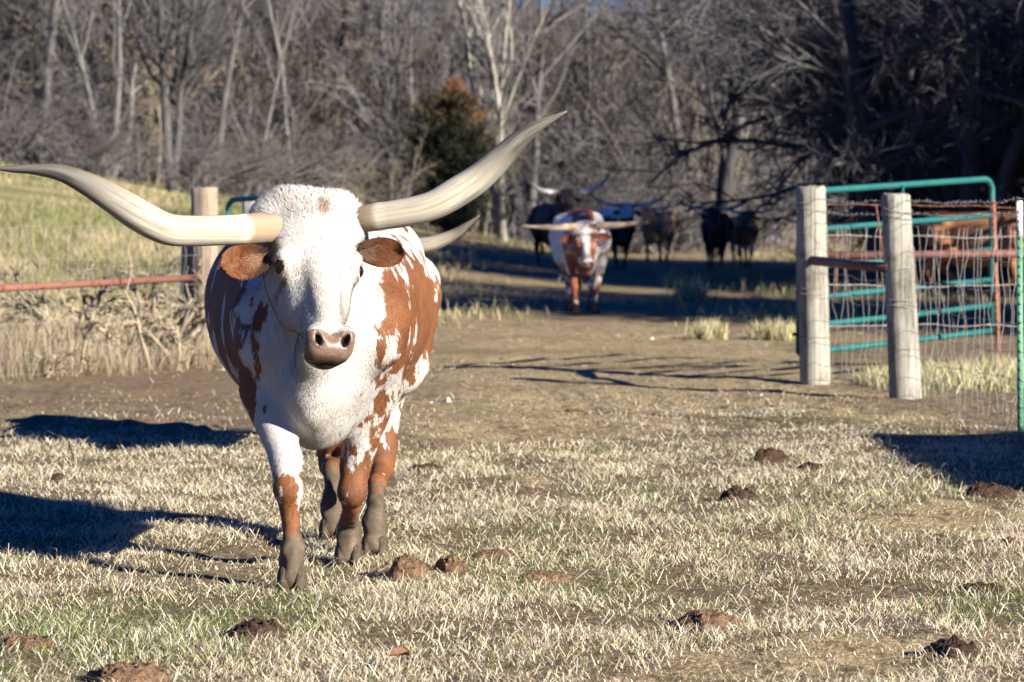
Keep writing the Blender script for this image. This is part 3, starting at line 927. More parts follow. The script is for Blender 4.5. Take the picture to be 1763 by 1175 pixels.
def build_cow(label, loc, rz, P, group='longhorn cattle in the pasture', scale=1.0):
    """P: vox, poll, nose, side, legs(4 lists), horns, ears, coat(function), mats; the animal faces -y"""
    h = P['vox']
    root = thing('longhorn_cow', label, 'cow', loc, rz, group)
    if scale != 1.0:
        root.scale = (scale,) * 3
    R = head_frame(P['poll'], P['nose'], P['side'])
    O = np.array(P['poll'], float)
    hs = P.get('head_scale', 1.0)
    hp = lambda a, s, d: O + hs * (R[0] * a + R[1] * s + R[2] * d)
    lo = np.minimum.reduce([np.array([-0.52, -0.9, -0.03]), O - 0.35, np.array(P['nose']) - 0.2])
    hi = np.maximum.reduce([np.array([0.52, 1.25, 1.38]), O + 0.35, np.array(P['nose']) + 0.2])
    hi[2] = max(O[2] + 0.14, 1.38)
    fl = Field(lo, hi, h)
    tor = P.get('torso', TORSO)
    fl.loft([(s, cx, cz, hw, hh, e) for (s, cx, cz, hw, hh, e) in tor], (0, 0, 0), np.array([[1, 0, 0], [0, 1, 0], [0, 0, 1]], float), 0.05, keel=0.30)
    # hips, rump and withers
    for s in (-1, 1):
        fl.cone((s * 0.24 - 0.03, 0.62, 1.16), (s * 0.17, 0.98, 1.10), 0.07, 0.06, 0.14)
        fl.cone((s * 0.12, -0.40, 1.16), (s * 0.205, -0.60, 0.84), 0.09, 0.10, 0.07)
    fl.cone((0, -0.42, 1.20), (0, 0.95, 1.24), 0.075, 0.06, 0.09)
    # neck, dewlap, brisket
    back = hp(0, 0.03, -0.15)
    jaw = hp(0, 0.27, -0.20)
    fl.cone((0, -0.42, 1.05), tuple(back), 0.24, 0.155, 0.09, squash=0.72)
    fl.cone((0, -0.50, 0.86), tuple(0.5 * (jaw + back)), 0.22, 0.12, 0.08, squash=0.72)
    mid = 0.5 * jaw + 0.5 * np.array([0, -0.76, 0.66])
    fl.cone(tuple(jaw), tuple(mid), 0.045, 0.05, 0.05, squash=0.8)
    fl.cone(tuple(mid), (-0.02, -0.73, 0.64), 0.05, 0.07, 0.06)
    fl.cone((-0.02, -0.73, 0.69), (-0.02, -0.54, 0.555), 0.078, 0.062, 0.08)
    fl.cone((0, -0.45, 0.60), (0, 0.45, 0.56), 0.09, 0.11, 0.09)
    # tail
    fl.cone((0, 1.03, 1.18), (0, 1.13, 1.02), 0.035, 0.025, 0.03)
    fl.cone((0, 1.13, 1.02), (0.01, 1.13, 0.52), 0.024, 0.02, 0.01)
    fl.cone((0.01, 1.13, 0.55), (0.01, 1.12, 0.30), 0.022, 0.045, 0.02)
    # legs
    for lg in P['legs']:
        fl.chain(lg, 0.028)
    for lg in P['legs']:
        x, y, z, _ = lg[-2]
        for s in (-1, 1):
            fl.cone((x + s * 0.018, y + 0.036, z + 0.004), (x + s * 0.020, y + 0.048, z - 0.012), 0.012, 0.008, 0.012)
    # head
    st = [(s * hs, 0, (fr - dp / 2) * hs, w * hs, dp / 2 * hs, ex) for (s, w, fr, dp, ex) in HEAD]
    fl.loft(st, O, R, 0.065)
    e = lambda a, s, d, r, k, carve=False: fl.ell(hp(a, s, d), np.array(r) * hs, k, R, carve)
    e(0, -0.035, -0.06, (0.135, 0.060, 0.085), 0.05)                        # poll crest
    e(0.085, -0.040, -0.04, (0.065, 0.036, 0.07), 0.03)
    e(-0.085, -0.042, -0.04, (0.070, 0.036, 0.07), 0.03)
    for s in (-1, 1):
        e(s * 0.150, 0.005, -0.07, (0.05, 0.060, 0.06), 0.04)              # horn stumps
        e(s * 0.121, 0.215, -0.030, (0.030, 0.055, 0.036), 0.04)            # orbits
        e(s * 0.124, 0.190, -0.006, (0.020, 0.014, 0.018), 0.03)            # brow
        e(s * 0.080, 0.26, -0.15, (0.035, 0.11, 0.085), 0.06)               # cheek
        e(s * 0.052, 0.515, -0.022, (0.036, 0.045, 0.048), 0.02)           # nostril wings
    e(0, 0.32, 0.006, (0.044, 0.17, 0.022), 0.035)                          # nose bridge
    e(0, 0.545, -0.045, (0.074, 0.032, 0.043), 0.02)                      # muzzle pad
    e(0, 0.525, -0.112, (0.055, 0.05, 0.035), 0.02)                        # chin
    for s in (-1, 1):
        a = np.array([[1, s * 0.55, 0], [-s * 0.55, 1, 0], [0, 0, 1]], float)
        fl.ell(hp(s * 0.046, 0.540, 0.004), np.array((0.0100, 0.0215, 0.034)) * hs, 0.007, unit(a) @ R, True)
        if h < 0.015:
            e(s * 0.1455, 0.232, -0.020, (0.018, 0.0225, 0.018), 0.007, True)     # eye sockets
    fl.cone(tuple(hp(-0.085, 0.572, -0.085)), tuple(hp(0.085, 0.572, -0.085)), 0.006, 0.006, 0.006, carve=True)
    v, f = fl.surface()
    v = smooth_verts(v, f, 1, 0.5)
    # skin folds and muscle relief
    if h < 0.015:
        nrm = vert_normals(v, f)
        neckm = sstep(-v[:, 1], 0.35, 0.6) * sstep(v[:, 2], 0.45, 0.6) * (1 - sstep((v - O) @ R[1], -0.12, 0.0) * sstep(-np.linalg.norm(v - O, axis=1), -0.65, -0.5))
        fold = fbm(v * np.array([7.0, 3.0, 2.4]), 2, 4)
        v = v + nrm * (sstep(-v[:, 2], -0.27, -0.17) * (0.007 * fbm(v * np.array([24, 24, 30]), 3, 12) + 0.003))[:, None]
        v = v + nrm * (0.012 * neckm * fold + 0.006 * fbm(v * 5, 2, 8) * sstep(v[:, 2], 0.5, 0.7) * (1 - neckm))[:, None]
    hl = (v - O) @ R.T / hs                                               # head coordinates
    at_ = P['coat'](v, hl)
    in_head = (hl[:, 1] > 0.38) & (hl[:, 1] < 0.66) & (np.abs(hl[:, 0]) < 0.13) & (hl[:, 2] > -0.2) & (hl[:, 2] < 0.08)
    skin = np.where(in_head, sstep(hl[:, 1] - 0.05 * (hl[:, 2] + 0.03), 0.503, 0.517), 0)
    eye_r = np.minimum(np.linalg.norm((hl - np.array([0.142, 0.232, -0.026])) / np.array([1, 1.0, 1]), axis=1), np.linalg.norm(hl - np.array([-0.142, 0.232, -0.026]), axis=1))
    rim = 1 - sstep(eye_r, 0.020, 0.034)
    nost = np.minimum(np.linalg.norm(hl - np.array([0.046, 0.540, -0.012]), axis=1), np.linalg.norm(hl - np.array([-0.046, 0.540, -0.012]), axis=1))
    dark = np.maximum.reduce([0.9 * (1 - sstep(nost, 0.012, 0.030)) * in_head, 0.62 * rim, np.where(in_head, 0.9 * sstep(-hl[:, 2] + 0.03 * fbm(hl * 30, 2, 6), 0.055, 0.085), 0)])
    attrs = {'patch': at_['patch'], 'mud': at_['mud'], 'skin': np.maximum(skin, rim), 'dark': dark, 'brown': at_.get('brown', np.zeros(len(v))), 'rest': v}
    body = link('body', new_mesh('body', v, f, P['mat'], True, attrs), root)
    for s in (-1, 1):
        V, q = uv_sphere(hp(s * 0.1270, 0.232, -0.024), 0.0245 * hs)
        link('eye', new_mesh('eye', V, q, M['eye'], True), root)
    for lg in P['legs']:
        x, y, z, _ = lg[-1]
        hf = link('hoof', hoof_mesh(0, 0), root, (x, y, max(0.0, z - 0.035)))
        hf.scale = (0.9, 0.92, 0.95)
    for hn in P['horns']:
        link('horn', horn_mesh(hn, P['horn_mat']), root)
    for (base, tip, w, face) in P['ears']:
        V, fs, inner = ear_mesh(base, tip, w, face, None)
        n = len(V)
        t = np.linalg.norm(V - np.array(base), axis=1) / np.linalg.norm(np.array(tip) - np.array(base))
        rest = V
        ea = {'patch': np.full(n, P.get('ear_patch', 1.0)), 'mud': np.zeros(n) - 2, 'skin': np.zeros(n), 'dark': np.zeros(n), 'rest': rest,
              'brown': P.get('ear_brown', 0.9) * (1 - sstep(t, 0.15, 0.42))}
        eo = link('ear', new_mesh('ear', V, fs, P.get('ear_mat', P['mat']), True, ea), root)
        if h < 0.01:
            bs, tp_ = np.array(base), np.array(tip)
            u_ = unit(tp_ - bs)
            half = {k_: v_[:inner] for k_, v_ in ea.items()}
            half['brown'] = np.clip(1.15 * (1 - sstep(t[:inner], 0.10, 0.55)) * (V[:inner, 2] > (bs + tp_)[2] / 2 - 0.035), 0, 1)
            hm = hair_mesh(V[:inner], fs[0], half, np.full(inner, 1.0) + 2.0 * (t[:inner] < 0.45), 2600, np.where(t[:inner] < 0.5, 0.034, 0.016), 0.0011, lambda p: np.tile(u_ * 0.8 + np.array([0, 0, -0.5]), (len(p), 1)), np.full(inner, 0.45), 9)
            hm.materials.append(P['mat'])
            link('hair', hm, eo)
    return root, (v, f, attrs, hl)

def hair_mesh(v, f, attrs, sel_w, n, length, width, flow, lift, seed):
    """short hairs combed along the hide; each a thin tapered sliver with the hide's own normal"""
    r = np.random.default_rng(seed)
    nrm = vert_normals(v, f)
    p = v[f]
    area = 0.5 * np.linalg.norm(np.cross(p[:, 2] - p[:, 0], p[:, 3] - p[:, 1]), axis=1) * sel_w[f].mean(1)
    fi = r.choice(len(f), n, p=area / area.sum())
    a, b = r.random((n, 1)), r.random((n, 1))
    q = f[fi]
    W = np.concatenate([(1 - a) * (1 - b), a * (1 - b), a * b, (1 - a) * b], 1)
    interp = lambda A: (A[q] * (W[..., None] if A.ndim == 2 else W)).sum(1)
    P0, N = interp(v), unit(interp(nrm))
    fl = flow(P0) + 0.35 * r.normal(size=(n, 3))
    fl = unit(fl - N * (fl * N).sum(1, keepdims=True))
    L = (interp(length) * r.uniform(0.6, 1.25, n))[:, None]
    lf = interp(lift)[:, None] * r.uniform(0.6, 1.4, (n, 1))
    D = unit(fl + N * lf)
    side = unit(np.cross(D, N))
    w = width * r.uniform(0.7, 1.3, (n, 1))
    mid = P0 + D * L * 0.55
    tip = mid + unit(fl + N * lf * 0.35 + 0.15 * r.normal(size=(n, 3))) * L * 0.45
    V = np.stack([P0 - side * w - N * 0.001, P0 + side * w - N * 0.001, mid + side * w * 0.7, mid - side * w * 0.7, tip], 1).reshape(-1, 3)
    k = np.arange(n)[:, None] * 5
    at_ = {kk: np.repeat(interp(vv), 5, 0) for kk, vv in attrs.items()}
    at_['hv'] = np.repeat(r.uniform(-1, 1, n), 5, 0)
    m = new_mesh('hair', V, [k + np.array([[0, 1, 2, 3]]), k + np.array([[3, 2, 4]])], None, True, at_)
    nn = unit(np.repeat(N + 0.10 * r.normal(size=(n, 3)), 5, 0))
    m.normals_split_custom_set_from_vertices(nn.astype(np.float32))
    return m

# ---- the big white and red cow in front
MAIN = Vector((-0.68, 11.2, 0.0))
def ml(px, py, Y):
    p = at(px, py, Y) - MAIN
    return (p.x, p.y, p.z)
def main_coat(v, hl):
    x, y, z = v[:, 0] + 0.05, v[:, 1], v[:, 2]
    vq = v + 0.03 * np.stack([0 * v[:, 0], vnoise(v * 6, 91), vnoise(v * 6, 92)], -1)
    nz = fbm(np.stack([vq[:, 0] * 23, vq[:, 1] * 11 + vq[:, 2] * 3, vq[:, 2] * 6.2 - vq[:, 1] * 1.5], -1), 3, 41)
    big = fbm(v * np.array([4, 2.6, 2.2]), 2, 45)
    f = np.minimum.reduce([(np.abs(x) - np.where(x < 0, 0.155, 0.285)) / np.where(x < 0, 0.08, 0.05), (1.13 - z + 0.06 * (x < 0)) / 0.12, (z - 0.64) / 0.11, (y + 0.70) / 0.12])
    f = np.clip(f, -1.6, np.where(x < 0, 1.15, 1.9))
    left = x < 0
    patch = f + np.where(left, 1.9, 1.25) * nz + 0.3 * big + 1.05 * fbm(np.stack([v[:, 0] * 34, v[:, 1] * 22 + v[:, 2] * 5, v[:, 2] * 13], -1), 2, 49) - np.where(left, 0.22, 0.0)
    patch = np.where(np.abs(x) < 0.12, np.minimum(patch, -0.8), patch)
    legs = (z < 0.60) & ~((np.abs(x) < 0.12) & (z > 0.40) & (y < -0.5))
    front = y < 0.12
    lim = np.where(front, 0.43, 0.52)
    pl = (lim - z) / 0.13 + 0.9 * nz + 1.3 * fbm(v * np.array([38, 38, 24]), 2, 47)
    patch = np.where(legs, np.maximum(np.minimum(patch, 3 * (z - 0.50) / 0.1), np.clip(pl, -1.5, 1.2)), patch)
    hd = (hl[:, 1] > -0.16) & (np.linalg.norm(hl - np.array([0, 0.25, -0.1]), axis=1) < 0.42) & (hl[:, 2] > -0.34)
    patch = np.where(hd, -1.2 + 0.55 * fbm(v * 55, 2, 58), patch)
    nose_sp = (hl[:, 1] > 0.40) & (hl[:, 2] > -0.03)
    patch = np.where(hd & nose_sp, -0.62, patch)
    mud = (np.where(front, 0.235, 0.30) + 0.03 * big - z) / 0.12
    br = np.zeros(len(v))
    br = np.maximum(br, 1.1 * np.exp(-((hl[:, 0] - 0.022) / 0.026) ** 2 - ((hl[:, 1] - 0.015) / 0.035) ** 2) * (hl[:, 2] > -0.08))
    br = np.maximum(br, 1.0 * np.exp(-((hl[:, 0] + 0.158) / 0.03) ** 2 - ((hl[:, 1] - 0.135) / 0.06) ** 2))
    br = np.maximum(br, 0.5 * np.exp(-((hl[:, 0] - 0.10) / 0.02) ** 2 - ((hl[:, 1] - 0.235) / 0.03) ** 2))
    br = np.maximum(br, 0.5 * np.exp(-((hl[:, 0] + 0.095) / 0.025) ** 2 - ((hl[:, 1] - 0.25) / 0.04) ** 2))
    br = np.maximum(br, 0.6 * np.exp(-((hl[:, 0] - 0.0) / 0.014) ** 2 - ((hl[:, 1] - 0.135) / 0.012) ** 2))
    br = np.maximum(br, 0.42 * np.exp(-((x - 0.02) / 0.05) ** 2 - ((z - 0.70) / 0.06) ** 2) * (y < -0.6))
    for s_ in (-1, 1):                                  # tear stain at the inner eye corner
        br = np.maximum(br, 0.8 * np.exp(-((hl[:, 0] - s_ * 0.122) / 0.011) ** 2 - ((hl[:, 1] - 0.268) / 0.022) ** 2))
    br = br + hd * 0.16 * (fbm(v * 26, 3, 55) > 0.35) * sstep(hl[:, 1], 0.2, 0.3)
    br = np.where(hd & (hl[:, 2] > -0.16), br, br * 0) + 0.42 * np.exp(-((x - 0.02) / 0.05) ** 2 - ((z - 0.70) / 0.06) ** 2) * (y < -0.6)
    return {'patch': patch, 'mud': mud, 'brown': br}

coat_main = mat_coat('red_and_white_coat', (0.47, 0.458, 0.44), (0.175, 0.060, 0.017))
legs_main = []
hx, hy, _ = ml(503, 1012, 10.43)
kx, ky, kz = ml(497, 842, 10.44)
legs_main.append(FRONT(-1, hx, hy, kx, ky, kz))
hx, hy, _ = ml(600, 968, 11.17)
kx, ky, kz = ml(606, 848, 10.92)
legs_main.append(FRONT(1, hx, hy, kx, ky, kz))
hx, hy, _ = ml(645, 955, 11.44)
kx, ky, kz = ml(652, 800, 11.86)
legs_main.append(HIND(1, hx, hy, kx + 0.01, ky, kz + 0.05))
hx, hy, _ = ml(572, 925, 12.09)
kx, ky, kz = ml(570, 792, 12.42)
legs_main.append(HIND(-1, hx, hy, kx, ky, kz + 0.05))
horn_r = [(585, 386, 10.33, 21), (615, 380, 10.31, 23), (640, 375, 10.28, 23.5), (700, 366, 10.26, 24.5), (745, 354, 10.25, 25), (785, 332, 10.25, 26), (826, 305, 10.25, 24.5), (862, 272, 10.24, 21),
          (895, 240, 10.23, 15.5), (925, 218, 10.22, 10.5), (950, 205, 10.22, 6), (976, 192, 10.22, 1.2)]
horn_l = [(490, 391, 10.20, 23), (465, 393, 10.16, 26), (440, 394, 10.11, 26.5), (390, 396.5, 10.02, 26), (330, 398, 9.95, 26.5), (286, 394, 9.90, 27.5), (240, 371, 9.86, 28), (195, 343, 9.84, 24.5), (150, 317, 9.83, 20),
          (105, 298, 9.84, 14.5), (60, 292, 9.86, 9.5), (20, 291.5, 9.88, 6), (-12, 290, 9.90, 1.5)]
main_P = dict(vox=0.0085, poll=ml(541, 362, 10.22), nose=ml(577, 628, 9.84), side=(math.cos(0.44), math.sin(0.44), 0.085), legs=legs_main,
              horns=[[(*ml(a, b, d), r / F_PX * d) for (a, b, d, r) in hh] for hh in (horn_l, horn_r)],
              ears=[(ml(470, 440, 10.10), ml(380, 458, 10.0), 0.120, (0.25, -1, 0.15)), (ml(614, 432, 10.20), ml(696, 437, 10.18), 0.104, (0.25, -1, 0.15))],
              coat=main_coat, mat=coat_main, horn_mat=M['horn'])
cow_main, (cv, cf, cat_, chl) = build_cow('large white and red speckled longhorn cow in front, facing the camera', MAIN, 0, main_P)

def main_hair():
    hd = (np.linalg.norm(chl - np.array([0, 0.25, -0.1]), axis=1) < 0.40)
    R = head_frame(main_P['poll'], main_P['nose'], main_P['side'])
    O = np.array(main_P['poll'])
    crest = hd * (1 - sstep(chl[:, 1], 0.0, 0.10))
    noh = 1 - np.clip(cat_['skin'] * 2, 0, 1)
    w = (0.35 + 1.3 * sstep(-cv[:, 1], -0.3, 0.5) + 1.6 * hd + 2.0 * crest) * noh * sstep(cv[:, 2], 0.18, 0.3)
    length = 0.012 + 0.001 * hd + 0.016 * crest
    lift = 0.20 + 0.03 * hd + 0.60 * crest
    def flow(p):
        hl = (p - O) @ R.T
        inh = (np.linalg.norm(hl - np.array([0, 0.25, -0.1]), axis=1) < 0.40)[:, None]
        down = np.array([[0, 0.35, -1.0]])
        # hair on the face runs out from the whorl between the eyes
        wx, wy = hl[:, 0:1], hl[:, 1:2] - 0.135
        face = wx * R[0][None] * 5 + (np.where(wy > 0, wy + 0.12, wy * 1.0 - 0.06) * 5) * R[1][None]
        return np.where(inh, face, down)
    m = hair_mesh(cv, cf, cat_, w, 150000, length, 0.0011, flow, lift, 5)
    m.materials.append(coat_main)
    o = link('hair', m, cow_main)
    # dark tuft hair at the ear roots and on the poll
main_hair()

# ---- the herd behind
def herd_coat(kind, seed):
    def fn(v, hl):
        x, y, z = v.T
        n = fbm(v * np.array([5, 3.2, 3.5]), 3, seed)
        fine = fbm(v * np.array([12, 9, 9]), 2, seed + 7)
        head = (hl[:, 1] > -0.14) & (np.linalg.norm(hl - np.array([0, 0.25, -0.1]), axis=1) < 0.42)
        brown = np.zeros(len(v))
        if kind == 'spotted':                    # white with red face and neck, red topline
            p = -0.7 + 1.0 * n
            p = np.where((np.abs(x) < 0.17) & (z > 1.10), 0.9 + 0.6 * n, p)
            p = np.where((y < -0.55) & (x < 0.12), 0.25 + 1.0 * n, p)
            p = np.where((x > 0.1) & (z > 0.6), -0.9 + 1.1 * fine, p)
            face = np.where(np.abs(hl[:, 0] + 0.015) < 0.058 + 0.05 * n, -0.9, 0.45 + 0.5 * n)
            face = np.where(hl[:, 1] < 0.10, -0.6 + 0.5 * fine, face)
            p = np.where(head, face + 0.3 * fine, p)
            p = np.where(z < 0.5, 0.25 + 0.8 * fine, p)
        elif kind == 'black':
            p = 1.0 + 0.2 * n
        elif kind == 'topline':                  # dark sides, white back
            p = np.where(z > 1.12 + 0.05 * n, -0.9, 1.0)
            p = np.where(head & (hl[:, 1] < 0.12), -0.7, p)
        elif kind == 'pale_belly':
            p = 1.0 - 2.2 * sstep(-z, -0.62, -0.50) * sstep(z, 0.36, 0.44) + 0.2 * n
            brown = 0.0 * x
        else:                                    # plain
            p = 1.0 + 0.3 * n
            brown = 0.75 * sstep(np.abs(fbm(v * np.array([2.0, 1.2, 0.5]), 2, seed + 3)), 0.3, 0.7)
        return {'patch': p, 'mud': (0.16 - z) / 0.07, 'brown': brown}
    return fn

def herd_cow(label, x, y, rz, poll, nose, side, horn, coat, mat, horn_mat, stride=0.18, vox=0.02, scale=1.0, head_roll=0.0, ear_patch=1.0):
    L = []
    for s, ph in ((-1, 1), (1, -1)):
        L.append(FRONT(s, s * 0.13, -0.42 - ph * stride, s * 0.145, -0.46 - ph * stride * 0.45, 0.34))
    for s, ph in ((1, 1), (-1, -1)):
        L.append(HIND(s, s * 0.13, 0.66 - ph * stride, s * 0.145, 0.88 - ph * stride * 0.5, 0.47))
    R = head_frame(poll, nose, side)
    O = np.array(poll)
    horns = []
    for s in (-1, 1):
        pts = []
        for i, (a, u, f, r) in enumerate(horn if isinstance(horn, list) else horn[0 if s < 0 else 1]):
            hz = np.array([0, 0, 1.0])
            fw = np.cross(hz, R[0])
            fw = fw / np.linalg.norm(fw)
            if fw @ (np.array(nose) - O) < 0:
                fw = -fw
            upv = np.cross(R[0], fw)
            upv = upv if upv[2] > 0 else -upv
            p = O + R[0] * s * a + upv * u + fw * f
            pts.append((*p, r))
        horns.append(pts)
    ears = []
    for s in (-1, 1):
        b = O + R[0] * s * 0.14 + R[1] * 0.09 - R[2] * 0.08
        t = b + R[0] * s * 0.17 - np.array([0, 0, 0.035]) - R[2] * 0.02
        ears.append((b, t, 0.10, tuple(R[2] + 0.4 * R[1])))
    P = dict(vox=vox, poll=poll, nose=nose, side=side, legs=L, horns=horns, ears=ears, coat=coat, mat=mat, horn_mat=horn_mat, ear_patch=ear_patch, ear_brown=0.2, torso=TORSO_SLIM, head_scale=0.94)
    return build_cow(label, (x, y, float(g_height(x, y))), rz, P, scale=scale)[0]

H_FLAT = [(0.12, 0.0, 0, 0.042), (0.20, 0.0, 0.02, 0.042), (0.36, 0.0, 0.05, 0.038), (0.54, 0.01, 0.07, 0.028), (0.70, 0.025, 0.08, 0.014), (0.80, 0.04, 0.08, 0.003)]
H_UP = [(0.12, 0, 0, 0.046), (0.22, 0.0, 0.02, 0.046), (0.42, 0.02, 0.06, 0.045), (0.60, 0.08, 0.08, 0.039), (0.76, 0.22, 0.09, 0.030), (0.86, 0.38, 0.08, 0.018), (0.95, 0.50, 0.05, 0.003)]
H_LYRE = [(0.12, 0, 0, 0.045), (0.22, 0.01, 0.02, 0.045), (0.42, 0.03, 0.05, 0.042), (0.60, 0.09, 0.06, 0.034), (0.76, 0.18, 0.05, 0.022), (0.90, 0.30, 0.03, 0.003)]
H_SHORT = [(0.12, 0, 0, 0.040), (0.22, 0.0, 0.02, 0.040), (0.36, 0.02, 0.06, 0.034), (0.50, 0.06, 0.08, 0.022), (0.62, 0.13, 0.08, 0.003)]
HEAD_UP = dict(poll=(0, -0.98, 1.36), nose=(0.0, -1.34, 0.90), side=(1, 0, 0))
HEAD_HIGH = dict(poll=(0, -0.92, 1.52), nose=(0.0, -1.32, 1.12), side=(1, 0, 0))
HEAD_LOW = dict(poll=(-0.04, -1.10, 1.10), nose=(-0.02, -1.34, 0.58), side=(1, 0, 0.025))
m_spot = mat_coat('spotted_red_coat', (0.74, 0.70, 0.64), (0.26, 0.075, 0.035))
m_black = mat_coat('black_brown_coat', (0.6, 0.56, 0.5), (0.022, 0.016, 0.014))
m_top = mat_coat('dark_coat_white_back', (0.70, 0.68, 0.66), (0.030, 0.020, 0.018))
m_tan = mat_coat('tan_coat', (0.7, 0.62, 0.5), (0.48, 0.24, 0.09))
m_orange = mat_coat('orange_tan_coat', (0.72, 0.66, 0.56), (0.55, 0.26, 0.08))
m_brown = mat_coat('red_brown_coat', (0.7, 0.62, 0.5), (0.38, 0.15, 0.05))

def gpos(px, Y):
    return (px - CX) / F_PX * Y
Y = 38.3
herd_cow('white and red spotted longhorn with a red face walking up the dirt track', gpos(1004, Y), Y, 0.04, horn=H_FLAT, coat=herd_coat('spotted', 61), mat=m_spot, horn_mat=M['horn_pale'], stride=0.16, vox=0.014, **HEAD_LOW)
Y = 60
herd_cow('black longhorn with raised head and tall upswept horns, just behind the spotted one', gpos(955, Y), Y, 0.22, horn=H_UP, coat=herd_coat('black', 62), mat=m_black, horn_mat=M['horn_blue'], **HEAD_HIGH)
Y = 66
herd_cow('dark longhorn with a white back, half hidden to the right of the spotted one', gpos(1060, Y), Y, 0.22, horn=H_LYRE, coat=herd_coat('topline', 63), mat=m_top, horn_mat=M['horn_blue'], **HEAD_UP)
Y = 78
herd_cow('tan longhorn with dark streaks standing before the trees, farthest of the herd', gpos(1132, Y), Y, -0.28, horn=H_SHORT, coat=herd_coat('plain', 64), mat=m_tan, horn_mat=M['horn_blue'], **HEAD_UP)
Y = 70
herd_cow('black longhorn under the dark trees, left of an orange tan one', gpos(1232, Y), Y, -0.12, horn=H_LYRE, coat=herd_coat('black', 65), mat=m_black, horn_mat=M['horn_blue'], **HEAD_UP)
Y = 71.5
herd_cow('orange tan longhorn with a pale belly, right beside a black one under the dark trees', gpos(1280, Y), Y, 0.05, horn=H_SHORT, coat=herd_coat('pale_belly', 66), mat=m_orange, horn_mat=M['horn_blue'], scale=0.95, **HEAD_UP)
Y = 46
herd_cow('red brown longhorn standing behind the right teal gate', gpos(1700, Y), Y, 0.95, horn=H_LYRE, coat=herd_coat('plain', 67), mat=m_brown, horn_mat=M['horn_blue'], **HEAD_UP)
Y = 16.4
herd_cow('longhorn hidden behind the big cow, only one grey upturned horn showing', -0.78, Y, 0.0, horn=[(0.12, 0, 0, 0.050), (0.24, -0.01, 0.02, 0.050), (0.40, 0.0, 0.06, 0.042), (0.54, 0.05, 0.08, 0.028), (0.68, 0.14, 0.08, 0.003)], coat=herd_coat('spotted', 68), mat=m_spot, horn_mat=M['horn'], vox=0.014, scale=0.93,
         poll=(0, -0.98, 1.20), nose=(0.0, -1.34, 0.74), side=(1, 0, 0.16))
Y = 38
herd_cow('brown longhorn at the right edge, only its grey horn tip showing above the fence', gpos(1895, Y), Y, 0.3, horn=H_UP, coat=herd_coat('plain', 69), mat=m_brown, horn_mat=M['horn'], **HEAD_UP)

# ---------------------------------------------------------------- posts, fences, gates
def post_mesh(h, r, seed, mat, lean=(0, 0), chamfer=0.012, sides=22, taper=0.0):
    r_ = np.random.default_rng(seed)
    zs = [-0.25, 0.0] + list(np.linspace(0.05, h - chamfer, 22)) + [h]
    V = []
    ang = np.arange(sides) / sides * 2 * np.pi
    crack = r_.uniform(0, 2 * np.pi, 5)
    for z in zs:
        rr = r * (1 + taper * (0.5 - z / h))
        q = rr * (1 + 0.035 * vnoise(np.stack([np.cos(ang) * 1.5, np.sin(ang) * 1.5, np.full(sides, z * 1.6)], -1), seed))
        for c in crack:
            dd = np.abs((ang - c + np.pi) % (2 * np.pi) - np.pi)
            q = q - 0.016 * (dd < 0.15) * (0.5 + 0.5 * math.sin(3.0 * z + c * 5))
        if z == h:
            q = q - chamfer
        V.append(np.stack([q * np.cos(ang) + lean[0] * z, q * np.sin(ang) + lean[1] * z, np.full(sides, z)], -1))
    n = len(zs)
    I = np.arange(n * sides).reshape(n, sides)
    q = np.stack([I[:-1], np.roll(I[:-1], -1, 1), np.roll(I[1:], -1, 1), I[1:]], -1).reshape(-1, 4)
    V = np.concatenate(V + [[[lean[0] * h, lean[1] * h, h - 0.004]]])
    V[I[-1], 2] += 0.006 * r_.normal(size=sides)
    t = np.array([(I[-1, j], I[-1, (j + 1) % sides], n * sides) for j in range(sides)])
    return new_mesh('post', V, [q, t], mat, True)

def wire_path(a, b, n, sag, wob, seed):
    t = np.linspace(0, 1, n)
    a, b = np.array(a, float), np.array(b, float)
    p = a + (b - a) * t[:, None]
    p[:, 2] -= sag * 4 * t * (1 - t)
    k = np.stack([t * n * 0.35 + seed * 7.1, t * 0 + seed, t * 0], -1)
    env = np.minimum(1, 8 * np.minimum(t, 1 - t) + 0.05)
    p[:, 2] += wob * fbm(k, 2, 3) * env
    p[:, 0] += wob * fbm(k + 31, 2, 4) * env
    return p

def barbed(mb, a, b, sag, wob, seed, r=0.0028):
    L = np.linalg.norm(np.array(b) - np.array(a))
    n = max(8, int(L / 0.10))
    p = wire_path(a, b, n, sag, wob, seed)
    mb.tube(p, r, 4)
    rr = np.random.default_rng(seed)
    for q in p[1:-1]:
        d = rr.normal(size=3)
        d = d / np.linalg.norm(d) * 0.017
        mb.tube([q - d, q + d], 0.0017, 4)
        d2 = np.cross(d, [0.3, 1, 0.2])
        d2 = d2 / np.linalg.norm(d2) * 0.015
        mb.tube([q - d2, q + d2], 0.0017, 4)

def woven(a, b, z0, z1, seed, rows=8, dx=0.15, r=0.0021, wob=0.016):
    a, b = np.array(a, float), np.array(b, float)
    mb = MB()
    L = np.linalg.norm((b - a)[:2])
    zs = z0 + (z1 - z0) * (np.linspace(0, 1, rows) ** 1.15)
    for i, z in enumerate(zs):
        mb.tube(wire_path((a[0], a[1], z), (b[0], b[1], z), max(12, int(L / 0.08)), 0.02, wob, seed + i), r, 4)
    n = int(L / dx)
    rr = np.random.default_rng(seed)
    for k in range(1, n):
        t = k / n
        c = a + (b - a) * t
        lean = rr.normal(0, 0.018)
        zz = np.linspace(z0, z1, 15)
        ph = rr.uniform(0, 6)
        p = np.stack([c[0] + 0.012 * np.sin(zz * 9 + ph) + lean * (zz - z0) + 0.006 * rr.normal(size=15), c[1] + 0.012 * np.cos(zz * 7 + ph) + 0 * zz, zz - 0.08 * t * (1 - t)], -1)
        mb.tube(p, r * 0.95, 4)
    return mb

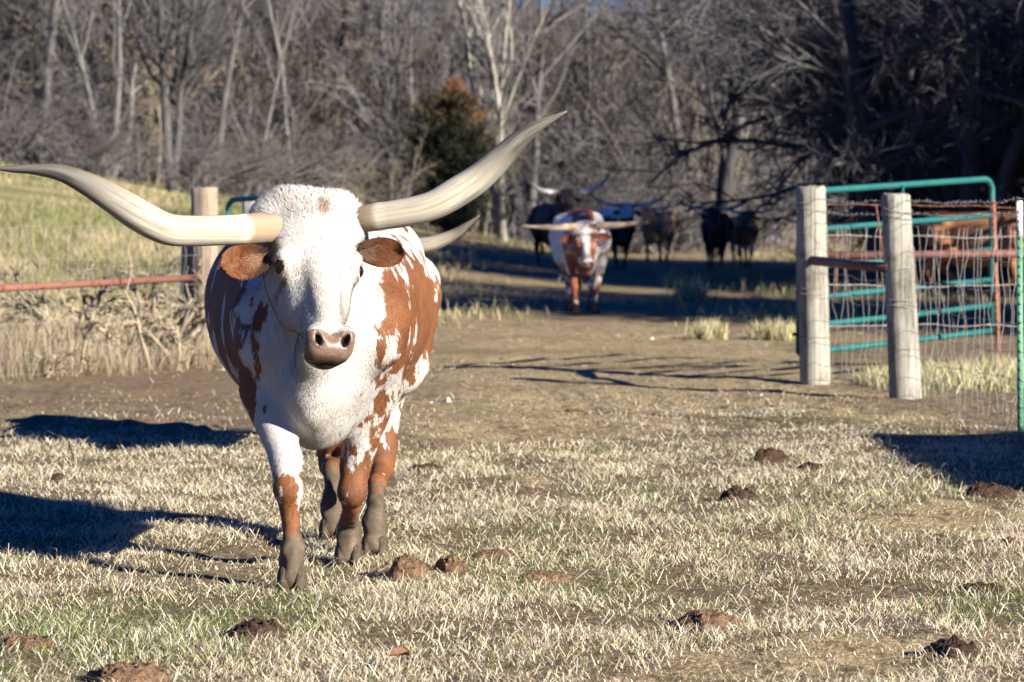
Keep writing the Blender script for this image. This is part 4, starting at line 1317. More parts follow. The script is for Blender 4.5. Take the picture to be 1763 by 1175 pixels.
def rel(p, o):
    return (p[0] - o[0], p[1] - o[1], (p[2] if len(p) > 2 else 0) - (o[2] if len(o) > 2 else 0))

def t_post(root, x, y, h, mats, tip=0.0, lean=(0, 0), name='steel_stake'):
    """T-section fence stake with studs"""
    def prof(z0, z1, m, nm):
        mb = MB()
        sh = np.array([[1, 0, lean[0]], [0, 1, lean[1]], [0, 0, 1]])
        mb.box((0, 0, (z0 + z1) / 2), (0.036, 0.006, z1 - z0))
        mb.box((0, 0.018, (z0 + z1) / 2), (0.006, 0.030, z1 - z0))
        z = z0 + 0.03
        while z < z1 - 0.01:
            mb.box((0, -0.0055, z), (0.012, 0.006, 0.016))
            z += 0.055
        for i in range(len(mb.v)):
            mb.v[i] = mb.v[i] @ sh.T
        return link(nm, mb.mesh(nm, m), root, (x, y, 0))
    prof(-0.2, h - tip, mats[0], name)
    if tip:
        prof(h - tip + 0.001, h, mats[1], 'stake_tip')

P1 = at(1404, 655, 23.1); P1.z = 0
P2 = at(1560, 686, 21.1); P2.z = 0
P3 = at(1757, 745, 17.7); P3.z = 0
P4 = Vector((3.25, 13.6, 0))
front = thing('wire_fence', 'woven wire fence on two stout weathered posts in front of the right teal gate', 'fence', (P1.x, P1.y, 0))
h1 = at(1400, 322, 23.1).z
h2 = at(1545, 334, 21.1).z
link('wooden_post', post_mesh(h1, 0.117, 3, M['post'], (-0.030, 0)), front, (0.0, 0, 0))
link('wooden_post', post_mesh(h2, 0.108, 8, M['post'], (-0.055, 0.01), taper=0.12), front, rel(P2, P1))
q3 = rel(P3, P1)
t_post(front, q3[0], q3[1], at(1757, 346, 17.7).z, (M['tpost_green'], M['tpost_white']), 0.205, (-0.012, 0), 'green_stake')
t_post(front, P4.x - P1.x, P4.y - P1.y, 1.38, (M['tpost_green'], M['tpost_white']), 0.2, (0, 0), 'green_stake')
off = np.array([-0.02, -0.118, 0])
for i, (a, b) in enumerate(((rel(P1, P1), rel(P2, P1)), (rel(P2, P1), q3), (q3, rel(P4, P1)))):
    a, b = np.array(a) + off * (i < 2), np.array(b) + off * (i < 1)
    link('woven_wire', woven(a, b, 0.03, 1.22, 20 + i * 9).mesh('woven_wire', M['wire'], True), front)
    for j, z in enumerate((1.40, 1.31)):
        mb = MB()
        barbed(mb, (a[0], a[1], z - (0.02 if i else 0)), (b[0], b[1], z - 0.02), 0.015, 0.012, 5 + i * 3 + j)
        link('barbed_wire', mb.mesh('barbed_wire', M['wire']), front)
mb = MB()
for (c, hh, rr, ln) in ((P1, h1, 0.118, (-0.03, 0)), (P2, h2, 0.11, (-0.055, 0.01))):   # wire wound round the posts
    for z in (hh - 0.10, hh - 0.15, hh * 0.5, hh * 0.47, 0.9, 0.32):
        k = np.linspace(0, 2 * np.pi, 25)
        cc = rel(c, P1)
        mb.tube(np.stack([cc[0] + ln[0] * z + rr * 1.02 * np.cos(k), cc[1] + ln[1] * z + rr * 1.02 * np.sin(k), z + 0.03 * np.sin(k + z * 9)], -1), 0.0028, 4)
link('wrapped_wire', mb.mesh('wrapped_wire', M['wire']), front)
mb = MB()
a, b = at(1398, 449, 22.95), at(1532, 462, 21.05)
mb.tube([rel(a, P1), rel(b, P1)], 0.036, 12)
link('pipe_brace', mb.mesh('pipe_brace', M['rust'], True), front)

# rear fence running right from the gate post
rear = thing('pipe_fence', 'rusty red pipe rail fence with a red steel stake, running right behind the wire fence', 'fence', (P1.x + 0.1, P1.y + 0.35, 0))
ro = (P1.x + 0.1, P1.y + 0.35, 0)
E2 = at(1763, 437, 24.2)
E2 = Vector((E2.x * 1.0, 24.2, E2.z))
A2 = at(1404, 441, 23.45)
D2 = (E2 - A2)
E3 = A2 + D2 * 1.9
mb = MB().tube([rel(A2, ro), rel(E2, ro), rel(E3, ro)], 0.034, 12)
link('pipe_rail', mb.mesh('pipe_rail', M['rust'], True), rear)
tp = at(1722, 600, 24.15)
t_post(rear, tp.x - ro[0], tp.y - ro[1] + 0.05, at(1714, 346, 24.15).z, (M['tpost_red'],), 0, (-0.04, 0), 'red_stake')
t_post(rear, E3.x - ro[0], E3.y - ro[1] + 0.05, 1.4, (M['tpost_red'],), 0, (0.0, 0), 'red_stake')
for j, z in enumerate((1.36, 1.12, 0.74, 0.42)):
    mb = MB()
    barbed(mb, rel((A2.x, A2.y, z), ro), rel((E3.x, E3.y, z), ro), 0.02, 0.016, 61 + j)
    link('barbed_wire', mb.mesh('barbed_wire', M['wire_rust'] if j == 0 else M['wire']), rear)
for (a, b) in (((1508, 352), (1521, 445)), ((1441, 460), (1438, 522))):
    mb = MB().tube([rel(at(*a, 23.6), ro), rel(at(*b, 23.6), ro)], 0.0065, 5)
    link('wire_stay', mb.mesh('wire_stay', M['wire_rust']), rear)

def gate(label, A, B, zA, zB, rail_zs, r=0.026):
    """tube gate with bent corners from A to B (x, y); z0/z1 at both ends"""
    root = thing('tube_gate', label, 'gate', (A[0], A[1], 0), 0, 'teal tube gates')
    A_, B_ = np.array([A[0], A[1]]), np.array([B[0], B[1]])
    d = B_ - A_
    L = np.linalg.norm(d)
    def pt(t, k):
        z0 = zA[0] + (zB[0] - zA[0]) * t
        z1 = zA[1] + (zB[1] - zA[1]) * t
        return (d[0] * t, d[1] * t, z0 + (z1 - z0) * k)
    c = 0.11 / L
    hgt = zA[1] - zA[0]
    ck = 0.11 / hgt
    mb = MB()
    def arc(t0, k0, st, sk):
        return [pt(t0 + st * c * (1 - math.cos(a)), k0 + sk * ck * (1 - math.sin(a))) for a in np.linspace(0, math.pi / 2, 7)]
    left = [pt(0, 0.0), pt(0, 0.5), pt(0, 1 - ck)] 
    la = [pt(c * (1 - math.cos(a)), 1 - ck * (1 - math.sin(a))) for a in np.linspace(0.2, math.pi / 2, 7)]
    ra = [pt(1 - c * (1 - math.cos(a)), 1 - ck * (1 - math.sin(a))) for a in np.linspace(math.pi / 2, 0.2, 7)]
    path = left + la + [pt(t, 1) for t in np.linspace(0.15, 0.85, 6)] + ra + [pt(1, 1 - ck), pt(1, 0.5), pt(1, 0.0)]
    mb.tube(path, r, 12)
    link('frame_tube', mb.mesh('frame_tube', M['teal'], True), root)
    for k in rail_zs:
        bow = rnd.uniform(-0.012, 0.012)
        pts = [np.array(pt(t, k)) + np.array([0, 0, bow * 4 * t * (1 - t)]) for t in np.linspace(0.004, 0.996, 9)]
        link('rail', MB().tube(pts, r * 0.94, 10).mesh('rail', M['teal'], True), root)
    for t in (0.5,):
        n = np.array([d[1], -d[0], 0]) / L * r * 1.35
        link('upright_strap', MB().tube([np.array(pt(t, -0.0)) + n, np.array(pt(t, 1.0)) + n], 0.011, 6).mesh('upright_strap', M['teal'], True), root)
    for k in (0.12, 0.86):
        p = np.array(pt(0, k))
        dd = np.array([-d[0], -d[1], 0]) / L
        link('hinge', MB().tube([p, p + dd * 0.07], 0.014, 6).mesh('hinge', M['rust'], True), root)
    return root
GA, GB = at(1376, 500, 23.35), at(1707, 500, 25.1)
gate('teal tube gate standing open beside the right weathered posts', (GA.x, GA.y), (GB.x, GB.y),
     (at(1376, 609, 23.35).z, at(1376, 331, 23.35).z), (at(1728, 570, 25.1).z, at(1700, 308, 25.1).z), (0.002, 0.17, 0.335, 0.535, 0.76))
GC, GD = at(393, 500, 27.6), at(606, 500, 26.0)
gate('teal tube gate mostly hidden behind the big cow, near the left post', (GC.x, GC.y), (GD.x, GD.y),
     (0.22, at(393, 345, 27.6).z), (0.25, at(600, 331, 25.9).z), (0.002, 0.17, 0.335, 0.535, 0.76))

# left fence
LP = at(353, 620, 26.2); LP.z = 0
lf = thing('pipe_fence', 'rusty pipe rail fence on the left below the long horn, with a brown wooden post', 'fence', (LP.x, LP.y, 0))
lo_ = (LP.x, LP.y, 0)
link('wooden_post', post_mesh(at(353, 323, 26.2).z, 0.118, 14, M['post_brown'], (0.0, 0)), lf)
a, b = at(345, 478, 26.05), at(0, 497, 23.3)
mb = MB().tube([rel(a, lo_), rel(b, lo_), rel(b + (b - a) * 0.8, lo_)], 0.030, 12)
link('pipe_rail', mb.mesh('pipe_rail', M['rail_left'], True), lf)
pw = at(321, 600, 26.4)
link('split_post', post_mesh(at(321, 402, 26.4).z, 0.062, 19, M['post_pale'], (0.02, 0), sides=12), lf, (pw.x - lo_[0], 0.2, 0))
pe = b + (b - a) * 0.8
link('wooden_post', post_mesh(1.35, 0.10, 23, M['post_brown'], (0.0, 0)), lf, rel((pe.x, pe.y + 0.13, 0), lo_))
q = at(250, 560, 25.4)
link('wire_stay', MB().tube([rel((q.x, q.y, 0.72), lo_), rel((q.x - 0.02, q.y, 0.1), lo_)], 0.008, 5).mesh('wire_stay', M['wire_rust']), lf)
link('woven_wire', woven((0.0, -0.12, 0), rel((pe.x, pe.y, 0), lo_), 0.05, 1.2, 77, rows=6, r=0.0018).mesh('woven_wire', M['wire'], True), lf)
gp = at(435, 600, 30.0)
tag(link('wooden_post', post_mesh(at(435, 347, 30.0).z, 0.098, 27, M['post_grey']), None, (gp.x, gp.y, 0)), 'short grey wooden post behind the left teal gate, above the big cow', 'post')

# ---------------------------------------------------------------- dung, clods, stones, leaf
def lump(name, label, cat, px, py, wpx, hpx, mat, seed, jag=0.35, group='dung and dirt lumps on the grass'):
    x, y = on_ground(px, py)
    s = y / F_PX
    a, hh = wpx * s / 2, hpx * s * 1.05
    nu, nv = 44, 20
    hh *= 0.85
    V = [(0, 0, hh)]
    for i in range(1, nv + 1):
        t = i / nv
        for j in range(nu):
            ph = 2 * math.pi * j / nu
            V.append((a * t ** 0.85 * math.cos(ph), a * 0.8 * t ** 0.85 * math.sin(ph), hh * (1 - t ** 3.2)))
    V = np.array(V)
    q1 = V / max(a, 0.03)
    rr_ = np.linalg.norm(q1[:, :2], axis=1)
    edge = 1 + 0.45 * fbm(np.stack([q1[:, 0] * 1.4 + seed * 3.7, q1[:, 1] * 1.4, 0 * rr_], -1), 3, seed)
    cr = np.abs(fbm(q1 * np.array([2.6, 2.6, 1.5]) + seed * 5.1, 4, seed + 3))
    ch = fbm(q1 * np.array([6.5, 6.5, 4]) + seed, 3, seed + 5)
    V[:, :2] *= np.clip(edge, 0.75, 1.2)[:, None]
    V[:, :2] += 0.06 * a * np.stack([ch, np.roll(ch, 7)], -1) * np.minimum(1, rr_)[:, None]
    cf_ = fbm(q1 * np.array([13, 13, 8]) + seed * 2.3, 3, seed + 9)
    V[:, 2] += hh * 0.30 * cf_ * (1.05 - 0.6 * rr_) * (rr_ < 1.02)
    V[:, 2] = V[:, 2] * (0.72 + jag * 0.7 * cr) + hh * jag * 0.28 * ch * (1.1 - 0.7 * rr_)
    q, t3 = [], []
    for j in range(nu):
        t3.append((0, 1 + j, 1 + (j + 1) % nu))
        for i in range(nv - 1):
            p = 1 + i * nu
            q.append((p + j, p + nu + j, p + nu + (j + 1) % nu, p + (j + 1) % nu))
    V[1 + (nv - 1) * nu:, 2] = -0.03
    o = link(name, new_mesh(name, V, [np.array(q), np.array(t3)], mat, True), None, (x, y, float(ground_z(np.array([x]), np.array([y]))[0]) - 0.005), (0, 0, seed * 1.3))
    return tag(o, label, cat, group)
D, K = M['dung'], M['clod']
for i, a in enumerate(LUMPS):
    lump(*a[:-1], M[a[-1]], seed=i + 3, jag=0.5 if a[0] == 'dirt_clod' else 0.38)
for i, (px, py, w, lb) in enumerate(((771, 688, 17, 'larger pale stone on bare ground right of the big cow'), (742, 690, 8, 'tiny pale stone just left of a larger one on bare ground'),
                                     (1122, 586, 9, 'pale stone far back on the dirt beside the gate shadow'), (1310, 682, 9, 'pale stone on the dirt left of the wooden posts'),
                                     (62, 1012, 20, 'pale flat stone in the grass at the left below the shadow'))):
    lump('stone', lb, 'stone', px, py, w, w * 0.6, M['stone'], 40 + i, 0.25, 'pale stones on the ground')
lx, ly = on_ground(685, 1155)
lv = np.array([(-0.035, 0, 0.012), (-0.012, -0.016, 0.022), (0.015, -0.013, 0.03), (0.038, 0, 0.018), (0.014, 0.014, 0.036), (-0.013, 0.017, 0.03), (0, 0, 0.016),
               (-0.035, 0, 0.010), (-0.012, -0.016, 0.020), (0.015, -0.013, 0.028), (0.038, 0, 0.016), (0.014, 0.014, 0.034), (-0.013, 0.017, 0.028), (0, 0, 0.014)])
lfc = [(i, (i + 1) % 6, 6) for i in range(6)] + [((i + 1) % 6 + 7, i + 7, 13) for i in range(6)]
tag(link('dead_leaf', new_mesh('dead_leaf', lv, np.array(lfc), M['leaf'], False), None, (lx, ly, 0.03), (0.2, 0.1, 0.6)), 'curled red brown leaf on the grass at the bottom centre', 'leaf')

# ---------------------------------------------------------------- tall weeds, bank grass, tussocks
def weeds():
    n = 11000
    t = rng.random(n) ** 0.8
    A, B = np.array([LP.x + 0.3, LP.y]), np.array([b.x - 1.2, b.y - 0.5])
    x = A[0] + (B[0] - A[0]) * t + rng.normal(0, 0.15, n)
    y = A[1] + (B[1] - A[1]) * t + rng.normal(0.1, 0.45, n)
    cl = fbm(np.stack([x * 1.3, y * 1.3, x * 0], -1), 2, 51)
    L = (0.40 + 0.25 * cl) * rng.uniform(0.35, 1.35, n)
    W = rng.uniform(0.0025, 0.0055, n)
    pal = np.array([[0.46, 0.38, 0.25], [0.34, 0.265, 0.18], [0.22, 0.17, 0.135], [0.52, 0.45, 0.31], [0.16, 0.125, 0.105]])
    blades('dry_weeds', x, y, g_height(x, y), np.abs(L) + 0.05, W, rng.uniform(0.08, 0.95, n), straw_cols(n, 0.03, pal, (0.3, 0.25, 0.2, 0.15, 0.1)), 'tall dry straw weeds growing along the left pipe fence')
weeds()
def bank_grass():
    n = 90000
    y = 26.5 + rng.random(n) ** 1.3 * 50
    x = -2.4 - rng.random(n) * (0.172 * y - 1.4)
    k = x < -2.2 - (y - 26) * 0.02
    x, y = x[k], y[k]
    cl = fbm(np.stack([x * 0.5, y * 0.3, x * 0], -1), 3, 71)
    m = rng.random(len(x)) < np.clip(0.65 + 0.8 * cl, 0.1, 1)
    x, y, cl = x[m], y[m], cl[m]
    n = len(x)
    L = (0.13 + 0.09 * cl) * rng.uniform(0.5, 1.5, n)
    W = rng.uniform(0.006, 0.014, n) * (1 + 0.015 * (y - 26))
    pal = np.array([[0.36, 0.31, 0.17], [0.40, 0.35, 0.21], [0.27, 0.24, 0.11], [0.18, 0.185, 0.07], [0.30, 0.24, 0.14]])
    c2 = fbm(np.stack([x * 0.35, y * 0.14, x * 0 + 5], -1), 3, 75)
    gc = straw_cols(n, 0.07 + 0.30 * sstep(c2, 0.0, 0.5), pal, (0.3, 0.2, 0.2, 0.15, 0.15))
    gc[:, :3] *= np.where(c2[:, None] < -0.1, np.array([[1.2, 1.15, 1.25]]), np.array([[0.85, 0.9, 0.85]]))
    blades('bank_grass', x, y, g_height(x, y), np.abs(L) + 0.03, W, rng.uniform(0.2, 1.1, n), gc, 'yellow green winter grass covering the bank behind the left fence')
bank_grass()
def far_grass():
    n = 42000
    y = 33 + rng.random(n) ** 1.2 * 70
    x = rng.uniform(-0.10, 0.185, n) * y
    track = np.abs(x - (0.06 * y - 1.2)) / (1.1 + 0.012 * y)
    cl = fbm(np.stack([x * 0.7, y * 0.35, x * 0], -1), 3, 81)
    m = rng.random(n) < np.clip(0.25 + 1.0 * cl, 0.02, 1) * np.clip(track * 0.7, 0.06, 1)
    x, y, cl = x[m], y[m], cl[m]
    n = len(x)
    L = (0.12 + 0.10 * cl) * rng.uniform(0.5, 1.5, n)
    W = rng.uniform(0.008, 0.018, n)
    pal = np.array([[0.44, 0.38, 0.21], [0.52, 0.45, 0.27], [0.30, 0.26, 0.13], [0.22, 0.21, 0.09], [0.34, 0.27, 0.16]])
    blades('rough_grass', x, y, g_height(x, y), np.abs(L) + 0.03, W, rng.uniform(0.2, 1.0, n), straw_cols(n, 0.15, pal, (0.3, 0.2, 0.2, 0.15, 0.15)), 'rough straw grass in patches beside the dirt track and under the trees')
far_grass()
def fence_grass():
    n = 5000
    t = rng.random(n)
    x = P1.x + 0.3 + t * 2.6
    y = 22.7 + t * 0.3 + rng.normal(0.0, 0.35, n)
    cl = fbm(np.stack([x * 2, y * 1.5, x * 0], -1), 2, 91)
    L = (0.12 + 0.08 * cl) * rng.uniform(0.5, 1.7, n) * (0.6 + 0.6 * t)
    pal = np.array([[0.56, 0.51, 0.30], [0.62, 0.58, 0.38], [0.44, 0.42, 0.20], [0.30, 0.31, 0.12], [0.40, 0.32, 0.2]])
    blades('fence_line_grass', x, y, ground_z(x, y), np.abs(L) + 0.03, rng.uniform(0.005, 0.01, n), rng.uniform(0.2, 0.9, n), straw_cols(n, 0.12, pal, (0.3, 0.25, 0.2, 0.1, 0.15)), 'pale tall grass along the foot of the right wire fence')
fence_grass()
def tussock(px, py, wpx, hpx, label, seed):
    global rng
    x0, y0 = on_ground(px, py)
    s = y0 / F_PX
    n = 420
    r_ = np.random.default_rng(seed)
    x = x0 + r_.normal(0, wpx * s * 0.25, n)
    y = y0 + r_.normal(0, wpx * s * 0.2, n)
    L = hpx * s * r_.uniform(0.6, 1.3, n)
    pal = np.array([[0.56, 0.51, 0.29], [0.62, 0.56, 0.36], [0.42, 0.38, 0.17], [0.30, 0.29, 0.11], [0.40, 0.32, 0.18]])
    o = blades('grass_tussock', x, y, ground_z(x, y), L, np.full(n, 0.010), r_.uniform(0.15, 0.9, n), straw_cols(n, 0.1, pal, (0.35, 0.25, 0.2, 0.1, 0.1)), label)
    del o['kind']
    return tag(o, label, 'grass tussock', 'pale grass tussocks beside the track')
for i, (px, py, w, hh, lb) in enumerate(((1222, 586, 60, 34, 'pale grass tussock at the edge of the dirt, left of another near the gate post'), (1335, 584, 72, 36, 'pale wide grass tussock just left of the gate post'),
                                         (1190, 520, 60, 40, 'yellow grass tussock in the shade, right of the spotted cow'), (1165, 497, 46, 28, 'small grass tussock in the shade right of the track, behind a bigger one'))):
    tussock(px, py, w, hh, lb, 200 + i)

# ---------------------------------------------------------------- trees
def grow(seed, base_pts, R0, levels):
    """base_pts: list of trunk polylines (n,3), with radii R0 at foot. levels: (per metre count, t0, len, len_jit, angle, rad_ratio, npts, wobble, up)"""
    r = np.random.default_rng(seed)
    out = []
    P = np.array(base_pts, float)
    Rr = R0
    out.append((P, Rr))
    for (cnt, t0, ln, ang, rr, npts, wob, up, rmin) in levels:
        N, n, _ = P.shape
        total = N * cnt
        pi = np.repeat(np.arange(N), cnt)
        t = t0 + (1 - t0) * r.random(total)
        s = t * (n - 1)
        i = np.minimum(s.astype(int), n - 2)
        u = (s - i)[:, None]
        st = P[pi, i] * (1 - u) + P[pi, i + 1] * u
        pr = Rr[pi, i] * (1 - u[:, 0]) + Rr[pi, i + 1] * u[:, 0]
        d = unit(P[pi, i + 1] - P[pi, i])
        rv = unit(np.cross(d, r.normal(size=(total, 3))))
        a = np.radians(ang) * r.uniform(0.55, 1.3, total)[:, None]
        d = d * np.cos(a) + rv * np.sin(a)
        plen = np.linalg.norm(P[pi, -1] - P[pi, 0], axis=1)
        L = plen * ln * r.uniform(0.5, 1.25, total) * (1.12 - 0.5 * t)
        R = np.maximum(np.minimum(pr * 0.85, pr * rr * r.uniform(0.7, 1.2, total)), rmin)
        pts = [st]
        for k in range(npts - 1):
            d = unit(d + wob * r.normal(size=(total, 3)) + np.array([0, 0, up]))
            pts.append(pts[-1] + d * (L / (npts - 1))[:, None])
        P = np.stack(pts, 1)
        Rr = R[:, None] * np.linspace(1, 0.35, npts)[None]
        out.append((P, Rr))
    return out

def tree_meshes(lv, split, bark, twig, sides=(8, 6, 4, 3, 3, 3)):
    def build(parts, nm, m):
        mb = MB()
        for (k, (P, R)) in parts:
            mb.add(*tubes(P, R, sides[k], cap=False))
        return mb.mesh(nm, m, True)
    items = list(enumerate(lv))
    return build(items[:split], 'trunk', bark), build(items[split:], 'crown', twig)

def trunk_line(r, h, lean, n=9, wob=0.05):
    pts = [np.zeros(3)]
    d = unit(np.array([lean[0], lean[1], 1.0]))
    for i in range(n - 1):
        d = unit(d + wob * r.normal(size=3) * np.array([1, 1, 0.3]) + np.array([0, 0, 0.05]))
        pts.append(pts[-1] + d * h / (n - 1))
    return np.array(pts) - np.array([0, 0, 0.2])

def make_tree(seed, h, r0, lean, kind, bark, twig, forks=1):
    r = np.random.default_rng(seed)
    tr = [trunk_line(r, h * (1 if i == 0 else r.uniform(0.8, 0.95)), (lean[0] + (0 if i == 0 else r.normal(0, 0.25)), lean[1] + (0 if i == 0 else r.normal(0, 0.2))), wob=0.07) for i in range(forks)]
    P = np.array(tr)
    R = np.array([r0 * (1 if i == 0 else 0.8) * np.concatenate([[1.25], np.linspace(1, 0.22, P.shape[1] - 1)]) for i in range(forks)])
    if kind == 'tall':
        lv = [(15 // forks + 3, 0.25, 0.42, 42, 0.5, 6, 0.16, 0.10, 0.02), (8, 0.2, 0.46, 42, 0.55, 5, 0.2, 0.05, 0.012), (6, 0.15, 0.5, 40, 0.6, 4, 0.22, 0.03, 0.009), (3, 0.2, 0.55, 38, 0.7, 3, 0.2, 0.02, 0.0075)]
    elif kind == 'sparse':
        lv = [(9, 0.3, 0.42, 34, 0.55, 6, 0.13, 0.12, 0.03), (6, 0.25, 0.45, 40, 0.55, 5, 0.18, 0.08, 0.016), (6, 0.2, 0.45, 40, 0.6, 4, 0.2, 0.05, 0.010), (2, 0.2, 0.5, 36, 0.7, 3, 0.2, 0.02, 0.008)]
    else:                                       # tangle: low spreading, dense, drooping
        lv = [(16 // forks + 4, 0.25, 0.60, 58, 0.5, 7, 0.22, -0.01, 0.02), (9, 0.15, 0.5, 46, 0.55, 5, 0.28, -0.03, 0.012), (8, 0.1, 0.5, 48, 0.6, 4, 0.3, -0.04, 0.009), (3, 0.2, 0.6, 45, 0.7, 3, 0.25, -0.03, 0.0075)]
    return tree_meshes(grow(seed, P, R, lv), 2, bark, twig)

def shrub_meshes(seed, n, h, spread, twig, arch=-0.10):
    r = np.random.default_rng(seed)
    tr = []
    for i in range(n):
        d = unit(np.array([r.normal(0, spread), r.normal(0, spread), 1.0]))
        p = [np.array([r.normal(0, 0.35), r.normal(0, 0.35), -0.1])]
        L = h * r.uniform(0.6, 1.25)
        for k in range(6):
            d = unit(d + 0.12 * r.normal(size=3) + np.array([0, 0, arch]))
            p.append(p[-1] + d * L / 6)
        tr.append(p)
    P = np.array(tr)
    R = 0.026 * np.ones((n, 1)) * np.linspace(1, 0.4, 7)[None]
    lv = [(7, 0.2, 0.45, 40, 0.6, 5, 0.2, arch * 0.8, 0.010), (6, 0.15, 0.5, 42, 0.7, 4, 0.22, arch * 0.6, 0.0075), (3, 0.2, 0.5, 40, 0.8, 3, 0.2, 0, 0.006)]
    return tree_meshes(grow(seed, P, R, lv), 1, twig, twig, (5, 4, 3, 3, 3))

def tree_thing(name, label, cat, meshes, x, y, rz, sc, group, sink=0.0):
    t = thing(name, label, cat, (x, y, float(g_height(x, y)) - sink), rz, group)
    t.scale = sc if isinstance(sc, tuple) else (sc,) * 3
    link('trunk', meshes[0], t)
    link('crown', meshes[1], t)
    return t

TALL = [make_tree(300 + i, 11.5, 0.13, (0.06 * (i - 1), 0), 'tall', M['bark'], M['twig'], 1 + (i % 2)) for i in range(4)]
TANGLE = [make_tree(330 + i, 7.0, 0.17, (0.18 * (i - 1), 0.05), 'tangle', M['bark_dark'], M['twig_dark'], 2) for i in range(3)]
PALE = make_tree(350, 10.5, 0.13, (-0.16, 0), 'sparse', M['bark_pale'], M['twig_pale'], 3)
FORKED = make_tree(352, 9.0, 0.11, (0.10, 0), 'sparse', M['bark_mid'], M['twig'], 3)
SLIM = make_tree(354, 11.0, 0.07, (0.02, 0), 'sparse', M['bark_mid'], M['twig'], 1)
DARKT = make_tree(356, 10.0, 0.19, (-0.12, 0), 'tall', M['bark_dark'], M['twig_dark'], 2)
SHRUB = [shrub_meshes(370 + i, 16, 3.0, 0.55, M[('twig_tan', 'twig', 'twig_dark')[i]]) for i in range(3)]

SAPL = [shrub_meshes(380 + i, 14, 3.4, 0.28, M[('twig_tan', 'twig', 'twig_pale')[i]], -0.01) for i in range(3)]

def cedar(label, x, y, h, w, seed, group=None):
    r = np.random.default_rng(seed)
    t = thing('cedar_tree', label, 'tree', (x, y, float(g_height(x, y))), 0, group)
    tr = trunk_line(r, h * 0.95, (0.02, 0))
    link('trunk', MB().tube(tr, np.linspace(0.13, 0.03, len(tr)), 8).mesh('trunk', M['bark'], True), t)
    n = 420
    z = h * (0.06 + 0.92 * r.random(n) ** 0.85)
    prof = w * 0.5 * np.clip(np.sin(np.clip((z / h) * 0.9 + 0.16, 0, 1) * math.pi) ** 0.6, 0.1, 1)
    ph = r.uniform(0, 2 * np.pi, n)
    rad = prof * r.uniform(0.35, 1.0, n) * (1 + 0.25 * np.sin(ph * 3 + seed))
    tips = np.stack([rad * np.cos(ph), rad * np.sin(ph), z + rad * 0.45], -1)
    N, per = n, 90
    k = r.random((N, per, 1)) ** 0.7
    root_ = np.stack([0 * z, 0 * z, z - rad * 0.35], -1)
    c = root_[:, None] * (1 - k) + tips[:, None] * k + r.normal(0, 0.10, (N, per, 3)) * (0.5 + 0.7 * (1 - k))
    c = c.reshape(-1, 3)
    m = len(c)
    d = unit(np.repeat(tips - root_, per, 0) + 0.5 * r.normal(size=(m, 3)) * rad.repeat(per)[:, None] + np.array([0, 0, 0.15]))
    s = unit(np.cross(d, r.normal(size=(m, 3)))) * r.uniform(0.012, 0.028, (m, 1))
    L = r.uniform(0.08, 0.18, (m, 1))
    V = np.stack([c - s, c + s, c + d * L], 1).reshape(-1, 3)
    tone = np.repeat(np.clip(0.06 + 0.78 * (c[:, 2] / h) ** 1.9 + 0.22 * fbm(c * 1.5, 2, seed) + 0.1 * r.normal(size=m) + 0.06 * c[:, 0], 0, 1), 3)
    link('crown', new_mesh('crown', V, np.arange(3 * m).reshape(-1, 3), M['cedar'], False, {'tone': tone}), t)
    return t
def wx(px, y):
    return (px - CX) / F_PX * y
# trees one can point to
tree_thing('bare_tree', 'pale barked bare tree with three trunks, right of the dark cedar', 'tree', PALE, wx(868, 92), 92, 0.2, 1.05, None)
tree_thing('bare_tree', 'pale forked bare tree standing above the long left horn', 'tree', FORKED, wx(190, 92), 92, 0.9, 1.0, None)
tree_thing('bare_tree', 'slender pale straight trunked tree above the big cow head', 'tree', SLIM, wx(508, 96), 96, 0.3, (1.1, 1.1, 1.15), None)
tree_thing('bare_tree', 'slender pale trunked tree left of the straight one, before grey brush', 'tree', SLIM, wx(440, 90), 90, 2.1, (0.95, 0.95, 0.8), None)
tree_thing('bare_tree', 'dark leaning bare tree on the left bank, before the pale forked tree', 'tree', DARKT, wx(300, 86), 86, 0.7, 0.85, None)
tree_thing('bare_tree', 'dark stout bare tree with long low boughs, above the herd', 'tree', DARKT, wx(1235, 84), 84, 2.7, 1.05, None)
r1 = random.Random(5)
for i in range(40):                              # the wood behind the bank and the pasture
    y = r1.uniform(96, 128)
    px = -60 + (i + r1.uniform(-0.4, 0.4)) * 1420 / 40
    x = wx(px, y)
    m = TALL[i % 4]
    lab = 'bare grey tree in the wood behind the left bank' if px < 640 else 'bare grey tree in the wood behind the herd'
    tree_thing('bare_tree', lab, 'tree', m, x, y, r1.uniform(0, 6.28), r1.uniform(0.85, 1.25), 'grey trees of the left wood' if px < 640 else 'grey trees of the wood behind the herd')
for i in range(22):                              # dark tangled trees on the right
    y = r1.uniform(50, 74)
    px = 1525 + (i + r1.uniform(-0.4, 0.4)) * 345 / 22
    x = wx(px, y)
    tree_thing('tangled_tree', 'dark tangled bare tree behind the right teal gate', 'tree', TANGLE[i % 3], x, y, r1.uniform(0, 6.28), r1.uniform(0.85, 1.2), 'dark tangled trees on the right')
for i in range(34):                              # the row beside the pasture, out of view to the right, that shades the track
    x = 10.5 + 18.0 * i / 33
    y = 37.0 - 0.88 * (x + 1) + (4.6 if i % 2 == 0 else 8.5) + r1.uniform(0, 1.6)
    if x < 0.172 * y + 3.2:
        x = 0.172 * y + 3.2 + r1.uniform(0, 1)
    tree_thing('tangled_tree', 'bare tangled tree in the row along the right of the pasture', 'tree', TANGLE[i % 3], x, y, r1.uniform(0, 6.28), r1.uniform(0.95, 1.2), 'tangled trees in the row on the right')
